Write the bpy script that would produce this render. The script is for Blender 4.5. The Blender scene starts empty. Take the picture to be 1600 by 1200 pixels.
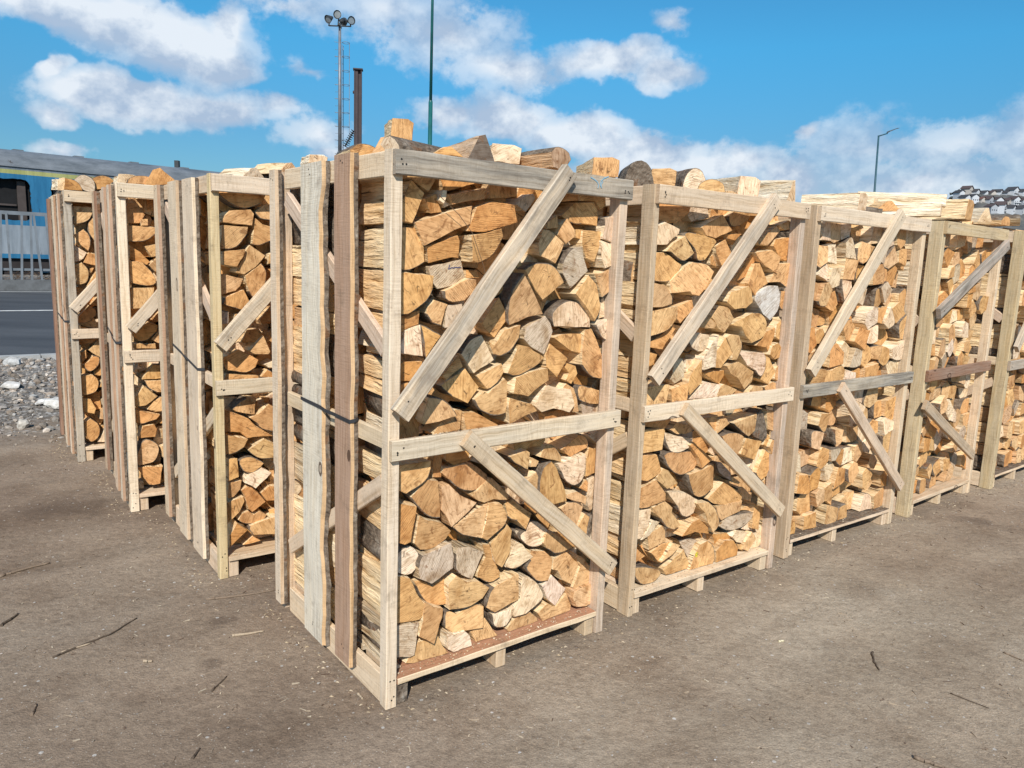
import bpy, bmesh, math, random
import numpy as np
from mathutils import Vector, Matrix, noise
from mathutils.geometry import tessellate_polygon

# ------------------------------------------------------------------ camera, sky, sun, exposure
SC = bpy.context.scene
COL = SC.collection
F_PX, PITCH, ROLL, EYE = 1191.0, 0.16345, 0.036707, 1.656
R_ = math.radians
_f = Vector((0, math.cos(PITCH), -math.sin(PITCH))); _r = Vector((1, 0, 0)); _u = _r.cross(_f)
RT = math.cos(ROLL)*_r + math.sin(ROLL)*_u
UP = -math.sin(ROLL)*_r + math.cos(ROLL)*_u
cam_data = bpy.data.cameras.new('camera')
cam = bpy.data.objects.new('camera', cam_data); COL.objects.link(cam)
cam.matrix_world = Matrix(((RT.x, UP.x, -_f.x, 0), (RT.y, UP.y, -_f.y, 0), (RT.z, UP.z, -_f.z, EYE), (0, 0, 0, 1)))
cam_data.sensor_width = 36; cam_data.lens = 36*F_PX/1600
cam_data.clip_start = 0.05; cam_data.clip_end = 6000
SC.camera = cam

SUN_EL, SUN_AZ = R_(38.0), R_(181.0)        # azimuth clockwise from +Y; the sun stands behind the camera
sun_data = bpy.data.lights.new('sun', 'SUN')
sun_data.energy = 5.0; sun_data.angle = R_(0.53); sun_data.color = (1.0, 0.945, 0.86)
sun = bpy.data.objects.new('sun', sun_data); COL.objects.link(sun)
sdir = Vector((math.sin(SUN_AZ)*math.cos(SUN_EL), math.cos(SUN_AZ)*math.cos(SUN_EL), math.sin(SUN_EL)))
sun.rotation_euler = sdir.to_track_quat('Z', 'Y').to_euler()
sun.location = (0, -5, 12)

world = bpy.data.worlds.new('World'); SC.world = world; world.use_nodes = True
world.cycles.sampling_method = 'MANUAL'; world.cycles.sample_map_resolution = 512
def build_world():
    nt = world.node_tree; N = nt.nodes; L = nt.links; N.clear()
    out = N.new('ShaderNodeOutputWorld'); bg = N.new('ShaderNodeBackground'); bg.inputs[1].default_value = 0.1
    L.new(bg.outputs[0], out.inputs[0])
    sky = N.new('ShaderNodeTexSky'); sky.sky_type = 'NISHITA'; sky.sun_disc = False
    sky.sun_elevation = SUN_EL; sky.sun_rotation = SUN_AZ; sky.altitude = 500; sky.air_density = 1.25; sky.dust_density = 0.3; sky.ozone_density = 2.2
    def m(op, a, b=None, c=None, clamp=False):
        n = N.new('ShaderNodeMath'); n.operation = op; n.use_clamp = clamp
        for i, x in enumerate((a, b, c)):
            if x is None: continue
            if isinstance(x, (int, float)): n.inputs[i].default_value = x
            else: L.new(x, n.inputs[i])
        return n.outputs[0]
    def vm(op, a, b=None):
        n = N.new('ShaderNodeVectorMath'); n.operation = op
        for i, x in enumerate((a, b)):
            if x is None: continue
            if isinstance(x, tuple): n.inputs[i].default_value = x
            else: L.new(x, n.inputs[i])
        return n.outputs['Value'] if op == 'LENGTH' else n.outputs[0]
    tc = N.new('ShaderNodeTexCoord'); D = tc.outputs['Generated']
    sp = N.new('ShaderNodeSeparateXYZ'); L.new(D, sp.inputs[0])
    az = m('ARCTAN2', sp.outputs[0], sp.outputs[1]); el = m('ARCSINE', sp.outputs[2])
    P = N.new('ShaderNodeCombineXYZ'); L.new(az, P.inputs[0]); L.new(el, P.inputs[1])
    def fbm(vec, scale, detail, rough=.55, color=False, off=(0, 0, 0)):
        a = vm('ADD', vec, off); n = N.new('ShaderNodeTexNoise'); n.inputs['Scale'].default_value = scale
        n.inputs['Detail'].default_value = detail; n.inputs['Roughness'].default_value = rough
        L.new(a, n.inputs['Vector']); return n.outputs['Color'] if color else n.outputs['Fac']
    DS = vm('MULTIPLY', D, (1, 1, 1.25))
    warp = vm('MULTIPLY', vm('SUBTRACT', fbm(DS, 11, 4, .6, True), (.5, .5, .5)), (.07, .055, 0))
    Q = vm('ADD', P.outputs[0], warp)
    acc = None; low = None
    for (a, e, ra, re, s) in CLOUDS:
        d = vm('MULTIPLY', vm('SUBTRACT', Q, (a, e, 0)), (1/ra, 1/re, 0))
        b = m('MULTIPLY', m('SUBTRACT', 1.32, vm('LENGTH', d)), s)
        acc = b if acc is None else m('SMOOTH_MAX', acc, b, .25)
    # clouds in the rest of the sky, of the same kind
    wide = m('MULTIPLY', m('SUBTRACT', fbm(vm('MULTIPLY', D, (1, 1, 2.6)), 2.3, 3), .56), 5.0)
    away = m('SUBTRACT', m('ABSOLUTE', az), .62, clamp=False)
    wide = m('MINIMUM', wide, m('MULTIPLY', away, 4.0))
    acc = m('MAXIMUM', acc, wide)
    n1 = fbm(DS, 15, 12, .62); n2 = fbm(DS, 15, 4, .5, off=(.006, -.010, .040))
    fine = m('MULTIPLY', m('SUBTRACT', n1, .5), 2.2)
    dens = m('ADD', m('ADD', m('MULTIPLY', acc, 1.35), .08), fine)
    mr = N.new('ShaderNodeMapRange'); mr.interpolation_type = 'SMOOTHSTEP'
    mr.inputs['From Min'].default_value = .12; mr.inputs['From Max'].default_value = .56
    mr.inputs['To Max'].default_value = .93
    L.new(dens, mr.inputs[0])
    lit = m('ADD', .52, m('MULTIPLY', m('SUBTRACT', n1, n2), 4.2), clamp=True)
    # thin edges are bright, thick bodies greyer below
    ramp = N.new('ShaderNodeMix'); ramp.data_type = 'RGBA'
    ramp.inputs['A'].default_value = (4.0, 5.0, 6.5, 1); ramp.inputs['B'].default_value = (7.8, 8.3, 8.9, 1)
    L.new(lit, ramp.inputs['Factor'])
    hs = N.new('ShaderNodeMix'); hs.data_type = 'RGBA'; hs.blend_type = 'MULTIPLY'; hs.inputs['Factor'].default_value = 1
    L.new(sky.outputs[0], hs.inputs['A']); tr = N.new('ShaderNodeValToRGB'); L.new(m('MULTIPLY', el, 1/1.57, clamp=True), tr.inputs[0])
    tr.color_ramp.elements.new(.5); tr.color_ramp.elements.new(.6)
    for e_, (p_, c_) in zip(tr.color_ramp.elements, ((0, (.34, .50, .69)), (.09, (.29, .62, .85)), (.16, (.27, .87, 1.12)), (1, (.55, .90, 1.1)))): e_.position = p_; e_.color = c_+(1,)
    L.new(tr.outputs[0], hs.inputs['B'])
    mix = N.new('ShaderNodeMix'); mix.data_type = 'RGBA'
    L.new(m('MULTIPLY', mr.outputs[0], m('ADD', .30, m('MULTIPLY', acc, .95), clamp=True)), mix.inputs['Factor']); L.new(hs.outputs['Result'], mix.inputs['A']); L.new(ramp.outputs['Result'], mix.inputs['B'])
    L.new(mix.outputs['Result'], bg.inputs[0])
# cloud banks: azimuth, elevation, half-widths (radians), strength
CLOUDS = [(-0.523, 0.243, 0.062, 0.023, 1), (-0.463, 0.237, 0.085, 0.035, 1), (-0.398, 0.224, 0.073, 0.037, 1), (-0.368, 0.211, 0.05, 0.023, 1), (-0.353, 0.246, 0.025, 0.025, 1), (-0.552, 0.244, 0.038, 0.019, 1), (-0.534, 0.182, 0.017, 0.017, 0.9), (-0.491, 0.162, 0.054, 0.023, 1), (-0.437, 0.155, 0.092, 0.023, 1), (-0.373, 0.158, 0.062, 0.023, 1), (-0.523, 0.132, 0.027, 0.014, 0.8), (-0.301, 0.165, 0.038, 0.017, 0.55), (-0.249, 0.14, 0.046, 0.019, 0.6), (-0.285, 0.277, 0.069, 0.019, 0.45), (-0.173, 0.277, 0.069, 0.027, 0.5), (-0.095, 0.258, 0.092, 0.037, 0.62), (-0.014, 0.227, 0.077, 0.027, 0.7), (0.104, 0.24, 0.085, 0.023, 0.9), (0.179, 0.226, 0.046, 0.019, 0.85), (-0.093, 0.172, 0.046, 0.017, 0.8), (-0.02, 0.168, 0.062, 0.027, 1), (0.069, 0.151, 0.077, 0.027, 1), (0.15, 0.134, 0.085, 0.027, 0.95), (0.244, 0.124, 0.085, 0.023, 0.9), (0.328, 0.102, 0.054, 0.031, 0.8), (0.408, 0.139, 0.085, 0.026, 0.42), (0.505, 0.136, 0.115, 0.030, 0.44), (0.587, 0.138, 0.077, 0.040, 0.5), (0.466, 0.098, 0.169, 0.042, 0.55), (0.175, 0.281, 0.031, 0.017, 0.5), (0.35, 0.155, 0.014, 0.008, 0.8), (-0.263, 0.207, 0.022, 0.011, 0.35), (-0.528, 0.095, 0.031, 0.009, 0.6), (-0.234, 0.119, 0.035, 0.011, 0.8), (0.154, 0.072, 0.231, 0.046, 0.75), (0.483, 0.055, 0.246, 0.054, 0.6), (0.472, 0.102, 0.027, 0.011, 0.9)]
build_world()
SC.view_settings.view_transform = 'Standard'; SC.view_settings.look = 'None'
SC.view_settings.exposure = 0.12; SC.view_settings.gamma = 1.0; SC.view_settings.use_curve_mapping = False
SC.render.engine = 'CYCLES'

# ------------------------------------------------------------------ helpers
RND = random.Random(11)
def tag(o, label=None, cat=None, group=None, kind=None):
    if label: o['label'] = label
    if cat: o['category'] = cat
    if group: o['group'] = group
    if kind: o['kind'] = kind
    return o
def empty(name, loc=(0, 0, 0), rz=0.0):
    o = bpy.data.objects.new(name, None); COL.objects.link(o); o.location = loc; o.rotation_euler = (0, 0, rz)
    o.empty_display_size = .1; return o
class MB:
    """collects faces with a material slot, a tone colour and uv"""
    def __init__(s): s.v = []; s.f = []; s.m = []; s.t = []; s.uv = []; s.sm = []
    def face(s, idx, mat=0, tone=(1, 1, 1, 0), uv=None, smooth=False):
        s.f.append(tuple(idx)); s.m.append(mat); s.t.append(tone); s.uv.append(uv); s.sm.append(smooth)
    def add(s, pts):
        n = len(s.v); s.v.extend([tuple(p) for p in pts]); return n
    def box(s, a, b, mat=0, tone=(1, 1, 1, 0), M=None):
        x0, y0, z0 = a; x1, y1, z1 = b
        P = [Vector(p) for p in ((x0, y0, z0), (x1, y0, z0), (x1, y1, z0), (x0, y1, z0), (x0, y0, z1), (x1, y0, z1), (x1, y1, z1), (x0, y1, z1))]
        if M: P = [M @ p for p in P]
        n = s.add(P)
        for q in ((0, 3, 2, 1), (4, 5, 6, 7), (0, 1, 5, 4), (1, 2, 6, 5), (2, 3, 7, 6), (3, 0, 4, 7)):
            s.face([n+i for i in q], mat, tone)
    def tube(s, p, q, r0, r1=None, n=8, mat=0, tone=(1, 1, 1, 0), caps=True):
        p = Vector(p); q = Vector(q); r1 = r0 if r1 is None else r1
        d = (q-p).normalized(); a = d.orthogonal().normalized(); b = d.cross(a)
        k = s.add([p+(a*math.cos(2*math.pi*i/n)+b*math.sin(2*math.pi*i/n))*r0 for i in range(n)] + [q+(a*math.cos(2*math.pi*i/n)+b*math.sin(2*math.pi*i/n))*r1 for i in range(n)])
        for i in range(n): s.face((k+i, k+(i+1) % n, k+n+(i+1) % n, k+n+i), mat, tone, smooth=True)
        if caps: s.face([k+i for i in range(n)][::-1], mat, tone); s.face([k+n+i for i in range(n)], mat, tone)
    def build(s, name, mats, parent=None):
        me = bpy.data.meshes.new(name); me.from_pydata(s.v, [], s.f)
        for m_ in (mats if isinstance(mats, (list, tuple)) else [mats]): me.materials.append(m_)
        me.polygons.foreach_set('material_index', s.m)
        me.polygons.foreach_set('use_smooth', s.sm)
        nl = len(me.loops)
        t = np.empty((nl, 4), 'f'); uv = np.zeros((nl, 2), 'f'); k = 0
        for f, tn, u in zip(s.f, s.t, s.uv):
            t[k:k+len(f)] = tn
            if u is not None: uv[k:k+len(f)] = u
            k += len(f)
        ca = me.color_attributes.new('tone', 'FLOAT_COLOR', 'CORNER'); ca.data.foreach_set('color', t.ravel())
        ul = me.uv_layers.new(name='UVMap'); ul.data.foreach_set('uv', uv.ravel())
        me.update()
        o = bpy.data.objects.new(name, me); COL.objects.link(o)
        if parent: o.parent = parent
        return o
def npbuild(name, V, F, mats, smooth=True, mi=None):
    me = bpy.data.meshes.new(name); me.from_pydata(V.tolist() if hasattr(V, 'tolist') else V, [], F)
    for m_ in (mats if isinstance(mats, (list, tuple)) else [mats]): me.materials.append(m_)
    if smooth: me.polygons.foreach_set('use_smooth', [True]*len(me.polygons))
    if mi is not None: me.polygons.foreach_set('material_index', mi)
    me.update(); o = bpy.data.objects.new(name, me); COL.objects.link(o); return o

# ------------------------------------------------------------------ materials
class NT:
    def __init__(s, name):
        s.mat = bpy.data.materials.new(name); s.mat.use_nodes = True
        s.nt = s.mat.node_tree; s.N = s.nt.nodes; s.L = s.nt.links
        s.b = s.N['Principled BSDF']; s.b.inputs['Roughness'].default_value = .8
        s.b.inputs['Specular IOR Level'].default_value = .25
    def _in(s, sock, x):
        if x is None: return
        if isinstance(x, (int, float)): sock.default_value = x
        elif isinstance(x, tuple): sock.default_value = x if len(x) != 3 or sock.type == 'VECTOR' else x+(1,)
        else: s.L.new(x, sock)
    def m(s, op, a, b=None, c=None, clamp=False):
        n = s.N.new('ShaderNodeMath'); n.operation = op; n.use_clamp = clamp
        for i, x in enumerate((a, b, c)): s._in(n.inputs[i], x)
        return n.outputs[0]
    def vm(s, op, a, b=None):
        n = s.N.new('ShaderNodeVectorMath'); n.operation = op
        for i, x in enumerate((a, b)): s._in(n.inputs[i], x)
        return n.outputs[0]
    def noise(s, vec, scale, detail=4, rough=.55, dist=0, col=False):
        n = s.N.new('ShaderNodeTexNoise'); n.inputs['Scale'].default_value = scale; n.inputs['Detail'].default_value = detail
        n.inputs['Roughness'].default_value = rough; n.inputs['Distortion'].default_value = dist
        s.L.new(vec, n.inputs['Vector']); return n.outputs['Color' if col else 'Fac']
    def vor(s, vec, scale, feature='F1', out='Distance', rnd=1):
        n = s.N.new('ShaderNodeTexVoronoi'); n.feature = feature; n.inputs['Scale'].default_value = scale; n.inputs['Randomness'].default_value = rnd
        s.L.new(vec, n.inputs['Vector']); return n.outputs[out]
    def ramp(s, fac, stops):
        n = s.N.new('ShaderNodeValToRGB'); r = n.color_ramp
        while len(r.elements) < len(stops): r.elements.new(.5)
        for e, (p, c) in zip(r.elements, stops): e.position = p; e.color = c if len(c) == 4 else c+(1,)
        s.L.new(fac, n.inputs[0]); return n.outputs[0]
    def mr(s, x, a, b, c=0, d=1, smooth=False):
        n = s.N.new('ShaderNodeMapRange'); n.interpolation_type = 'SMOOTHSTEP' if smooth else 'LINEAR'
        for i, q in enumerate((x, a, b, c, d)): s._in(n.inputs[i], q)
        return n.outputs[0]
    def mix(s, f, a, b, mode='MIX'):
        n = s.N.new('ShaderNodeMix'); n.data_type = 'RGBA'; n.blend_type = mode
        s._in(n.inputs['Factor'], f); s._in(n.inputs['A'], a); s._in(n.inputs['B'], b); return n.outputs['Result']
    def coord(s, out='Object'):
        return s.N.new('ShaderNodeTexCoord').outputs[out]
    def attr(s, name='tone', out='Color'):
        n = s.N.new('ShaderNodeAttribute'); n.attribute_name = name; return n.outputs[out]
    def bump(s, h, strength=.5, dist=.01, normal=None):
        n = s.N.new('ShaderNodeBump'); n.inputs['Strength'].default_value = strength; n.inputs['Distance'].default_value = dist
        s.L.new(h, n.inputs['Height'])
        if normal: s.L.new(normal, n.inputs['Normal'])
        return n.outputs[0]
    def done(s, color, normal=None, rough=None):
        s._in(s.b.inputs['Base Color'], color)
        if normal: s.L.new(normal, s.b.inputs['Normal'])
        if rough is not None: s._in(s.b.inputs['Roughness'], rough)
        return s.mat
def flat(name, c, rough=.6, metal=0, spec=.3):
    t = NT(name); t.b.inputs['Base Color'].default_value = c+(1,); t.b.inputs['Roughness'].default_value = rough
    t.b.inputs['Metallic'].default_value = metal; t.b.inputs['Specular IOR Level'].default_value = spec
    co = t.coord(); n = t.noise(co, 3, 6, .6)
    return t.done(t.mix(1, c+(1,), t.ramp(n, [(.3, (.75, .75, .75)), (.7, (1.15, 1.15, 1.15))]), 'MULTIPLY'))

def mat_end():
    t = NT('sawn_end_grain'); uv = t.coord('UV'); tone = t.attr(); rough = t.attr(out='Alpha')
    w = t.N.new('ShaderNodeTexWave'); w.wave_type = 'BANDS'; w.bands_direction = 'X'; w.inputs['Scale'].default_value = 44
    w.inputs['Distortion'].default_value = 6; w.inputs['Detail'].default_value = 3; w.inputs['Detail Scale'].default_value = .9; w.inputs['Detail Roughness'].default_value = .6
    t.L.new(uv, w.inputs['Vector']); saw = w.outputs['Fac']
    st = t.noise(t.vm('MULTIPLY', t.vm('ADD', uv, t.vm('MULTIPLY', t.noise(uv, 12, 2, .5, 0, True), (.02, .02, 0))), (1.0, .11, 1)), 125, 4, .65)
    big = t.noise(uv, 11, 5, .6, .6); mid = t.noise(uv, 38, 5, .65); sp = t.noise(uv, 160, 3, .7)
    c = t.mix(1, tone, t.ramp(big, [(.28, (.66, .56, .44)), (.48, (1, 1, 1)), (.72, (1.15, 1.18, 1.20))]), 'MULTIPLY')
    rough = t.m('MULTIPLY', rough, t.mr(t.noise(t.vm('ADD', uv, (1.7, 4.2, 0)), 17, 3, .55), .42, .60, .15, 1))
    c = t.mix(t.m('MULTIPLY', rough, .85), c, t.mix(1, c, t.ramp(saw, [(0, (.56, .50, .44)), (.4, (.98, .98, .98)), (1, (1.14, 1.14, 1.15))]), 'MULTIPLY'))
    c = t.mix(.85, c, t.mix(1, c, t.ramp(st, [(.32, (.56, .48, .40)), (.5, (1.0, 1.0, 1.0)), (.68, (1.13, 1.15, 1.17))]), 'MULTIPLY'))
    stain = t.mr(t.noise(t.vm('ADD', uv, (3.1, 7.7, 0)), 16, 6, .68, 1.2), .575, .66)
    c = t.mix(t.m('MULTIPLY', stain, .72), c, (.21, .085, .028, 1))
    dk = t.mr(t.noise(t.vm('ADD', uv, (9.1, 2.7, 0)), 55, 5, .7, .8), .61, .70)
    c = t.mix(t.m('MULTIPLY', dk, .65), c, (.07, .045, .03, 1))
    grn = t.mr(t.noise(t.vm('ADD', uv, (5.5, 1.3, 0)), 7, 4, .6), .58, .72)
    c = t.mix(t.m('MULTIPLY', grn, .55), c, t.mix(1, c, (.90, .90, .90, 1), 'MULTIPLY'))
    c = t.mix(.55, c, t.mix(1, c, t.ramp(mid, [(.34, (.66, .58, .50)), (.5, (1, 1, 1)), (.66, (1.08, 1.08, 1.08))]), 'MULTIPLY'))
    # checks: thin radial cracks
    ck = t.vor(t.vm('MULTIPLY', t.vm('ADD', uv, t.vm('MULTIPLY', t.noise(uv, 30, 3, .6, 0, True), (.02, .02, 0))), (1, .35, 1)), 21, 'DISTANCE_TO_EDGE')
    cr = t.m('MULTIPLY', t.m('LESS_THAN', ck, .012), t.mr(t.noise(uv, 18, 2), .58, .64))
    c = t.mix(t.m('MULTIPLY', cr, .6), c, (.05, .025, .012, 1))
    h = t.m('ADD', t.m('MULTIPLY', saw, t.m('MULTIPLY', rough, .5)), t.m('ADD', t.m('MULTIPLY', st, .5), t.m('ADD', t.m('MULTIPLY', mid, .5), t.m('MULTIPLY', cr, -2.0))))
    lumpy = t.bump(t.noise(uv, 12, 2, .45), .35, .02)
    return t.done(c, t.bump(h, .55, .004, lumpy), .78)
def mat_split():
    t = NT('split_wood_side'); uv = t.coord('UV'); tone = t.attr()
    w = t.noise(uv, 9, 3, .5, 0, True)
    q = t.vm('ADD', uv, t.vm('MULTIPLY', w, (.022, .0, 0)))
    fib = t.noise(t.vm('MULTIPLY', q, (1, .045, 1)), 150, 6, .65)
    lay = t.noise(t.vm('MULTIPLY', q, (1, .10, 1)), 36, 4, .6)
    big = t.noise(t.vm('MULTIPLY', uv, (1, .4, 1)), 8, 4)
    c = t.mix(1, tone, t.ramp(lay, [(.33, (.50, .38, .26)), (.42, (.93, .88, .80)), (.55, (1.03, 1.03, 1.03)), (.7, (1.16, 1.2, 1.26))]), 'MULTIPLY')
    c = t.mix(.65, c, t.mix(1, c, t.ramp(fib, [(.3, (.55, .48, .40)), (.5, (1, 1, 1)), (.75, (1.12, 1.12, 1.14))]), 'MULTIPLY'))
    c = t.mix(.5, c, t.mix(1, c, t.ramp(big, [(.3, (.85, .72, .58)), (.6, (1.08, 1.08, 1.08))]), 'MULTIPLY'))
    crk = t.mr(t.noise(t.vm('MULTIPLY', t.vm('ADD', q, (4, 4, 0)), (1, .035, 1)), 60, 3, .5), .655, .68)
    c = t.mix(t.m('MULTIPLY', crk, .8), c, (.09, .045, .02, 1))
    h = t.m('ADD', t.m('MULTIPLY', lay, 2.2), t.m('ADD', t.m('MULTIPLY', fib, .7), t.m('MULTIPLY', crk, -1.2)))
    return t.done(c, t.bump(h, 1.0, .011), .75)
def mat_bark():
    t = NT('bark'); co = t.coord('UV'); p3 = t.coord()
    n = t.noise(p3, 22, 6, .65); v = t.vor(t.vm('ADD', p3, t.vm('MULTIPLY', t.noise(p3, 30, 3, .5, 0, True), (.03, .03, .03))), 45)
    f = t.noise(t.vm('MULTIPLY', co, (1, .25, 1)), 90, 5, .7)
    c = t.ramp(t.m('ADD', t.m('MULTIPLY', n, .6), t.m('MULTIPLY', f, .4)), [(.3, (.040, .027, .018)), (.48, (.145, .108, .078)), (.6, (.25, .205, .16)), (.72, (.40, .37, .32))])
    c = t.mix(t.mr(t.noise(p3, 11, 4, .6), .58, .66), c, (.16, .085, .045, 1))
    h = t.m('ADD', t.m('MULTIPLY', v, -1), t.m('ADD', f, n))
    return t.done(c, t.bump(h, .9, .008), .9)
def mat_lumber():
    t = NT('rough_sawn_lumber'); uv = t.coord('UV'); tone = t.attr(); gy = t.attr(out='Alpha')
    q = t.vm('ADD', uv, t.vm('MULTIPLY', t.noise(uv, 5, 3, .5, 0, True), (.03, .0, 0)))
    gr = t.noise(t.vm('MULTIPLY', q, (1, .035, 1)), 95, 6, .62)
    st = t.noise(t.vm('MULTIPLY', q, (1, .06, 1)), 26, 4, .6)
    saw = t.noise(t.vm('MULTIPLY', uv, (.08, 1, 1)), 170, 2, .5)
    big = t.noise(t.vm('MULTIPLY', uv, (1, .5, 1)), 6, 5, .6)
    c = t.mix(1, tone, t.ramp(gr, [(.28, (.74, .69, .62)), (.5, (1, 1, 1)), (.75, (1.07, 1.08, 1.09))]), 'MULTIPLY')
    c = t.mix(.6, c, t.mix(1, c, t.ramp(st, [(.3, (.84, .77, .68)), (.6, (1.06, 1.06, 1.07))]), 'MULTIPLY'))
    c = t.mix(t.mr(t.noise(t.vm('ADD', uv, (8, 3, 0)), 4, 3, .5), .45, .62, .05, .5), c, t.mix(1, c, t.ramp(saw, [(.35, (.70, .66, .61)), (.6, (1.08, 1.08, 1.08))]), 'MULTIPLY'))
    g = t.m('MULTIPLY', gy, t.mr(t.m('ADD', t.m('MULTIPLY', big, .5), t.m('MULTIPLY', st, .5)), .38, .56))
    c = t.mix(g, c, t.ramp(gr, [(.3, (.085, .072, .058)), (.5, (.235, .205, .168)), (.7, (.40, .37, .32))]))
    spk = t.mr(t.noise(uv, 75, 5, .7), .58, .68)
    c = t.mix(t.m('MULTIPLY', spk, .38), c, (.20, .14, .09, 1))
    dirt = t.mr(t.noise(t.vm('ADD', uv, (2, 5, 0)), 9, 7, .72), .54, .70)
    c = t.mix(t.m('MULTIPLY', dirt, .45), c, (.17, .12, .08, 1))
    kn = t.vor(t.vm('ADD', t.vm('MULTIPLY', uv, (1, .55, 1)), t.vm('MULTIPLY', t.noise(uv, 20, 2, .5, 0, True), (.01, .01, 0))), 3.6)
    ring = t.m('MULTIPLY', t.m('LESS_THAN', kn, .062), 1.0); edge = t.m('MULTIPLY', t.m('LESS_THAN', t.m('ABSOLUTE', t.m('SUBTRACT', kn, .062)), .011), 1.0)
    c = t.mix(t.m('MULTIPLY', ring, .30), c, (.20, .12, .07, 1)); c = t.mix(t.m('MULTIPLY', edge, .8), c, (.06, .03, .018, 1))
    wm = t.mr(t.noise(uv, 330, 2, .5), .715, .73)
    c = t.mix(t.m('MULTIPLY', wm, .7), c, (.05, .035, .025, 1))
    h = t.m('ADD', t.m('MULTIPLY', gr, 1), t.m('ADD', t.m('MULTIPLY', saw, .5), t.m('MULTIPLY', edge, -.6)))
    return t.done(c, t.bump(h, .6, .0035), .8)
def mat_ground():
    t = NT('packed_dirt'); p = t.coord()
    big = t.noise(p, .32, 5, .6); med = t.noise(p, 2.2, 6, .62); fine = t.noise(p, 28, 6, .7); grit = t.noise(p, 150, 3, .7)
    c = t.ramp(big, [(.35, (.205, .155, .118)), (.5, (.238, .190, .148)), (.62, (.262, .222, .182)), (.75, (.30, .27, .235))])
    c = t.mix(.8, c, t.mix(1, c, t.ramp(med, [(.3, (.70, .66, .63)), (.5, (1, 1, 1)), (.72, (1.14, 1.14, 1.14))]), 'MULTIPLY'))
    c = t.mix(.8, c, t.mix(1, c, t.ramp(fine, [(.3, (.66, .64, .62)), (.5, (1, 1, 1)), (.72, (1.25, 1.25, 1.25))]), 'MULTIPLY'))
    c = t.mix(.7, c, t.mix(1, c, t.ramp(grit, [(.3, (.66, .66, .66)), (.5, (1, 1, 1)), (.72, (1.4, 1.4, 1.4))]), 'MULTIPLY'))
    sp_ = t.N.new('ShaderNodeSeparateXYZ'); t.L.new(p, sp_.inputs[0])
    dry = t.mr(t.m('ADD', t.m('SUBTRACT', sp_.outputs[0], t.m('MULTIPLY', sp_.outputs[1], .22)), t.m('MULTIPLY', t.m('SUBTRACT', big, .5), 3.5)), -1.6, 1.3, 0, 1, True)
    c = t.mix(dry, t.mix(1, c, (1.03, .99, .93, 1), 'MULTIPLY'), t.mix(1, c, (1.34, 1.34, 1.26, 1), 'MULTIPLY'))
    patch = t.mr(t.noise(t.vm('ADD', p, (31, 7, 0)), 1.1, 7, .68, .4), .58, .74)
    c = t.mix(t.m('MULTIPLY', patch, .35), c, (.095, .065, .045, 1))
    for (sx_, sy_, sr_) in STAINS:
        dv = t.N.new('ShaderNodeVectorMath'); dv.operation = 'DISTANCE'; dv.inputs[1].default_value = (sx_, sy_, 0)
        t.L.new(t.vm('ADD', p, t.vm('MULTIPLY', t.vm('SUBTRACT', t.noise(p, 5, 5, .7, 0, True), (.5, .5, .5)), (sr_*1.9, sr_*1.9, 0))), dv.inputs[0])
        c = t.mix(t.m('MULTIPLY', t.mr(dv.outputs['Value'], sr_, sr_*.2, 0, 1, True), .5), c, (.085, .058, .042, 1))
    # pebbles pressed into the dirt
    v = t.N.new('ShaderNodeTexVoronoi'); v.inputs['Scale'].default_value = 34; t.L.new(p, v.inputs['Vector'])
    pick = t.m('GREATER_THAN', t.N.new('ShaderNodeSeparateColor').outputs[0], .5)
    sc = t.N.new('ShaderNodeSeparateColor'); t.L.new(v.outputs['Color'], sc.inputs[0])
    peb = t.m('MULTIPLY', t.m('LESS_THAN', v.outputs['Distance'], t.m('MULTIPLY', sc.outputs[1], .26)), t.m('GREATER_THAN', sc.outputs[0], .80))
    c = t.mix(t.m('MULTIPLY', peb, .65), c, t.ramp(sc.outputs[2], [(0, (.22, .20, .18)), (.6, (.36, .34, .31)), (1, (.60, .58, .54))]))
    v2 = t.N.new('ShaderNodeTexVoronoi'); v2.inputs['Scale'].default_value = 95; t.L.new(p, v2.inputs['Vector'])
    s2 = t.N.new('ShaderNodeSeparateColor'); t.L.new(v2.outputs['Color'], s2.inputs[0])
    p2 = t.m('MULTIPLY', t.m('LESS_THAN', v2.outputs['Distance'], .22), t.m('GREATER_THAN', s2.outputs[0], .86))
    c = t.mix(t.m('MULTIPLY', p2, .6), c, (.48, .45, .40, 1))
    # bits of bark and straw
    ch = t.noise(t.vm('MULTIPLY', t.vm('ADD', p, t.vm('MULTIPLY', t.noise(p, 3, 2, .5, 0, True), (.6, .6, 0))), (1, .22, 1)), 70, 3, .6)
    c = t.mix(t.m('MULTIPLY', t.mr(ch, .70, .74), .4), c, (.40, .33, .25, 1))
    c = t.mix(t.m('MULTIPLY', t.mr(ch, .30, .26), .35), c, (.07, .05, .035, 1))
    dq = t.N.new('ShaderNodeVectorMath'); dq.operation = 'DOT_PRODUCT'; t.L.new(p, dq.inputs[0]); dq.inputs[1].default_value = (V0.x, V0.y, 0)
    du_ = t.N.new('ShaderNodeVectorMath'); du_.operation = 'DOT_PRODUCT'; t.L.new(p, du_.inputs[0]); du_.inputs[1].default_value = (U0.x, U0.y, 0)
    vv = t.m('SUBTRACT', dq.outputs['Value'], A0.dot(V0)); grav = t.mr(t.m('ADD', vv, t.m('MULTIPLY', t.m('SUBTRACT', med, .5), 3.0)), 5.0, 6.4, 0, 1, True)
    gv = t.N.new('ShaderNodeTexVoronoi'); gv.inputs['Scale'].default_value = 26; t.L.new(p, gv.inputs['Vector']); gs = t.N.new('ShaderNodeSeparateColor'); t.L.new(gv.outputs['Color'], gs.inputs[0])
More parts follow.
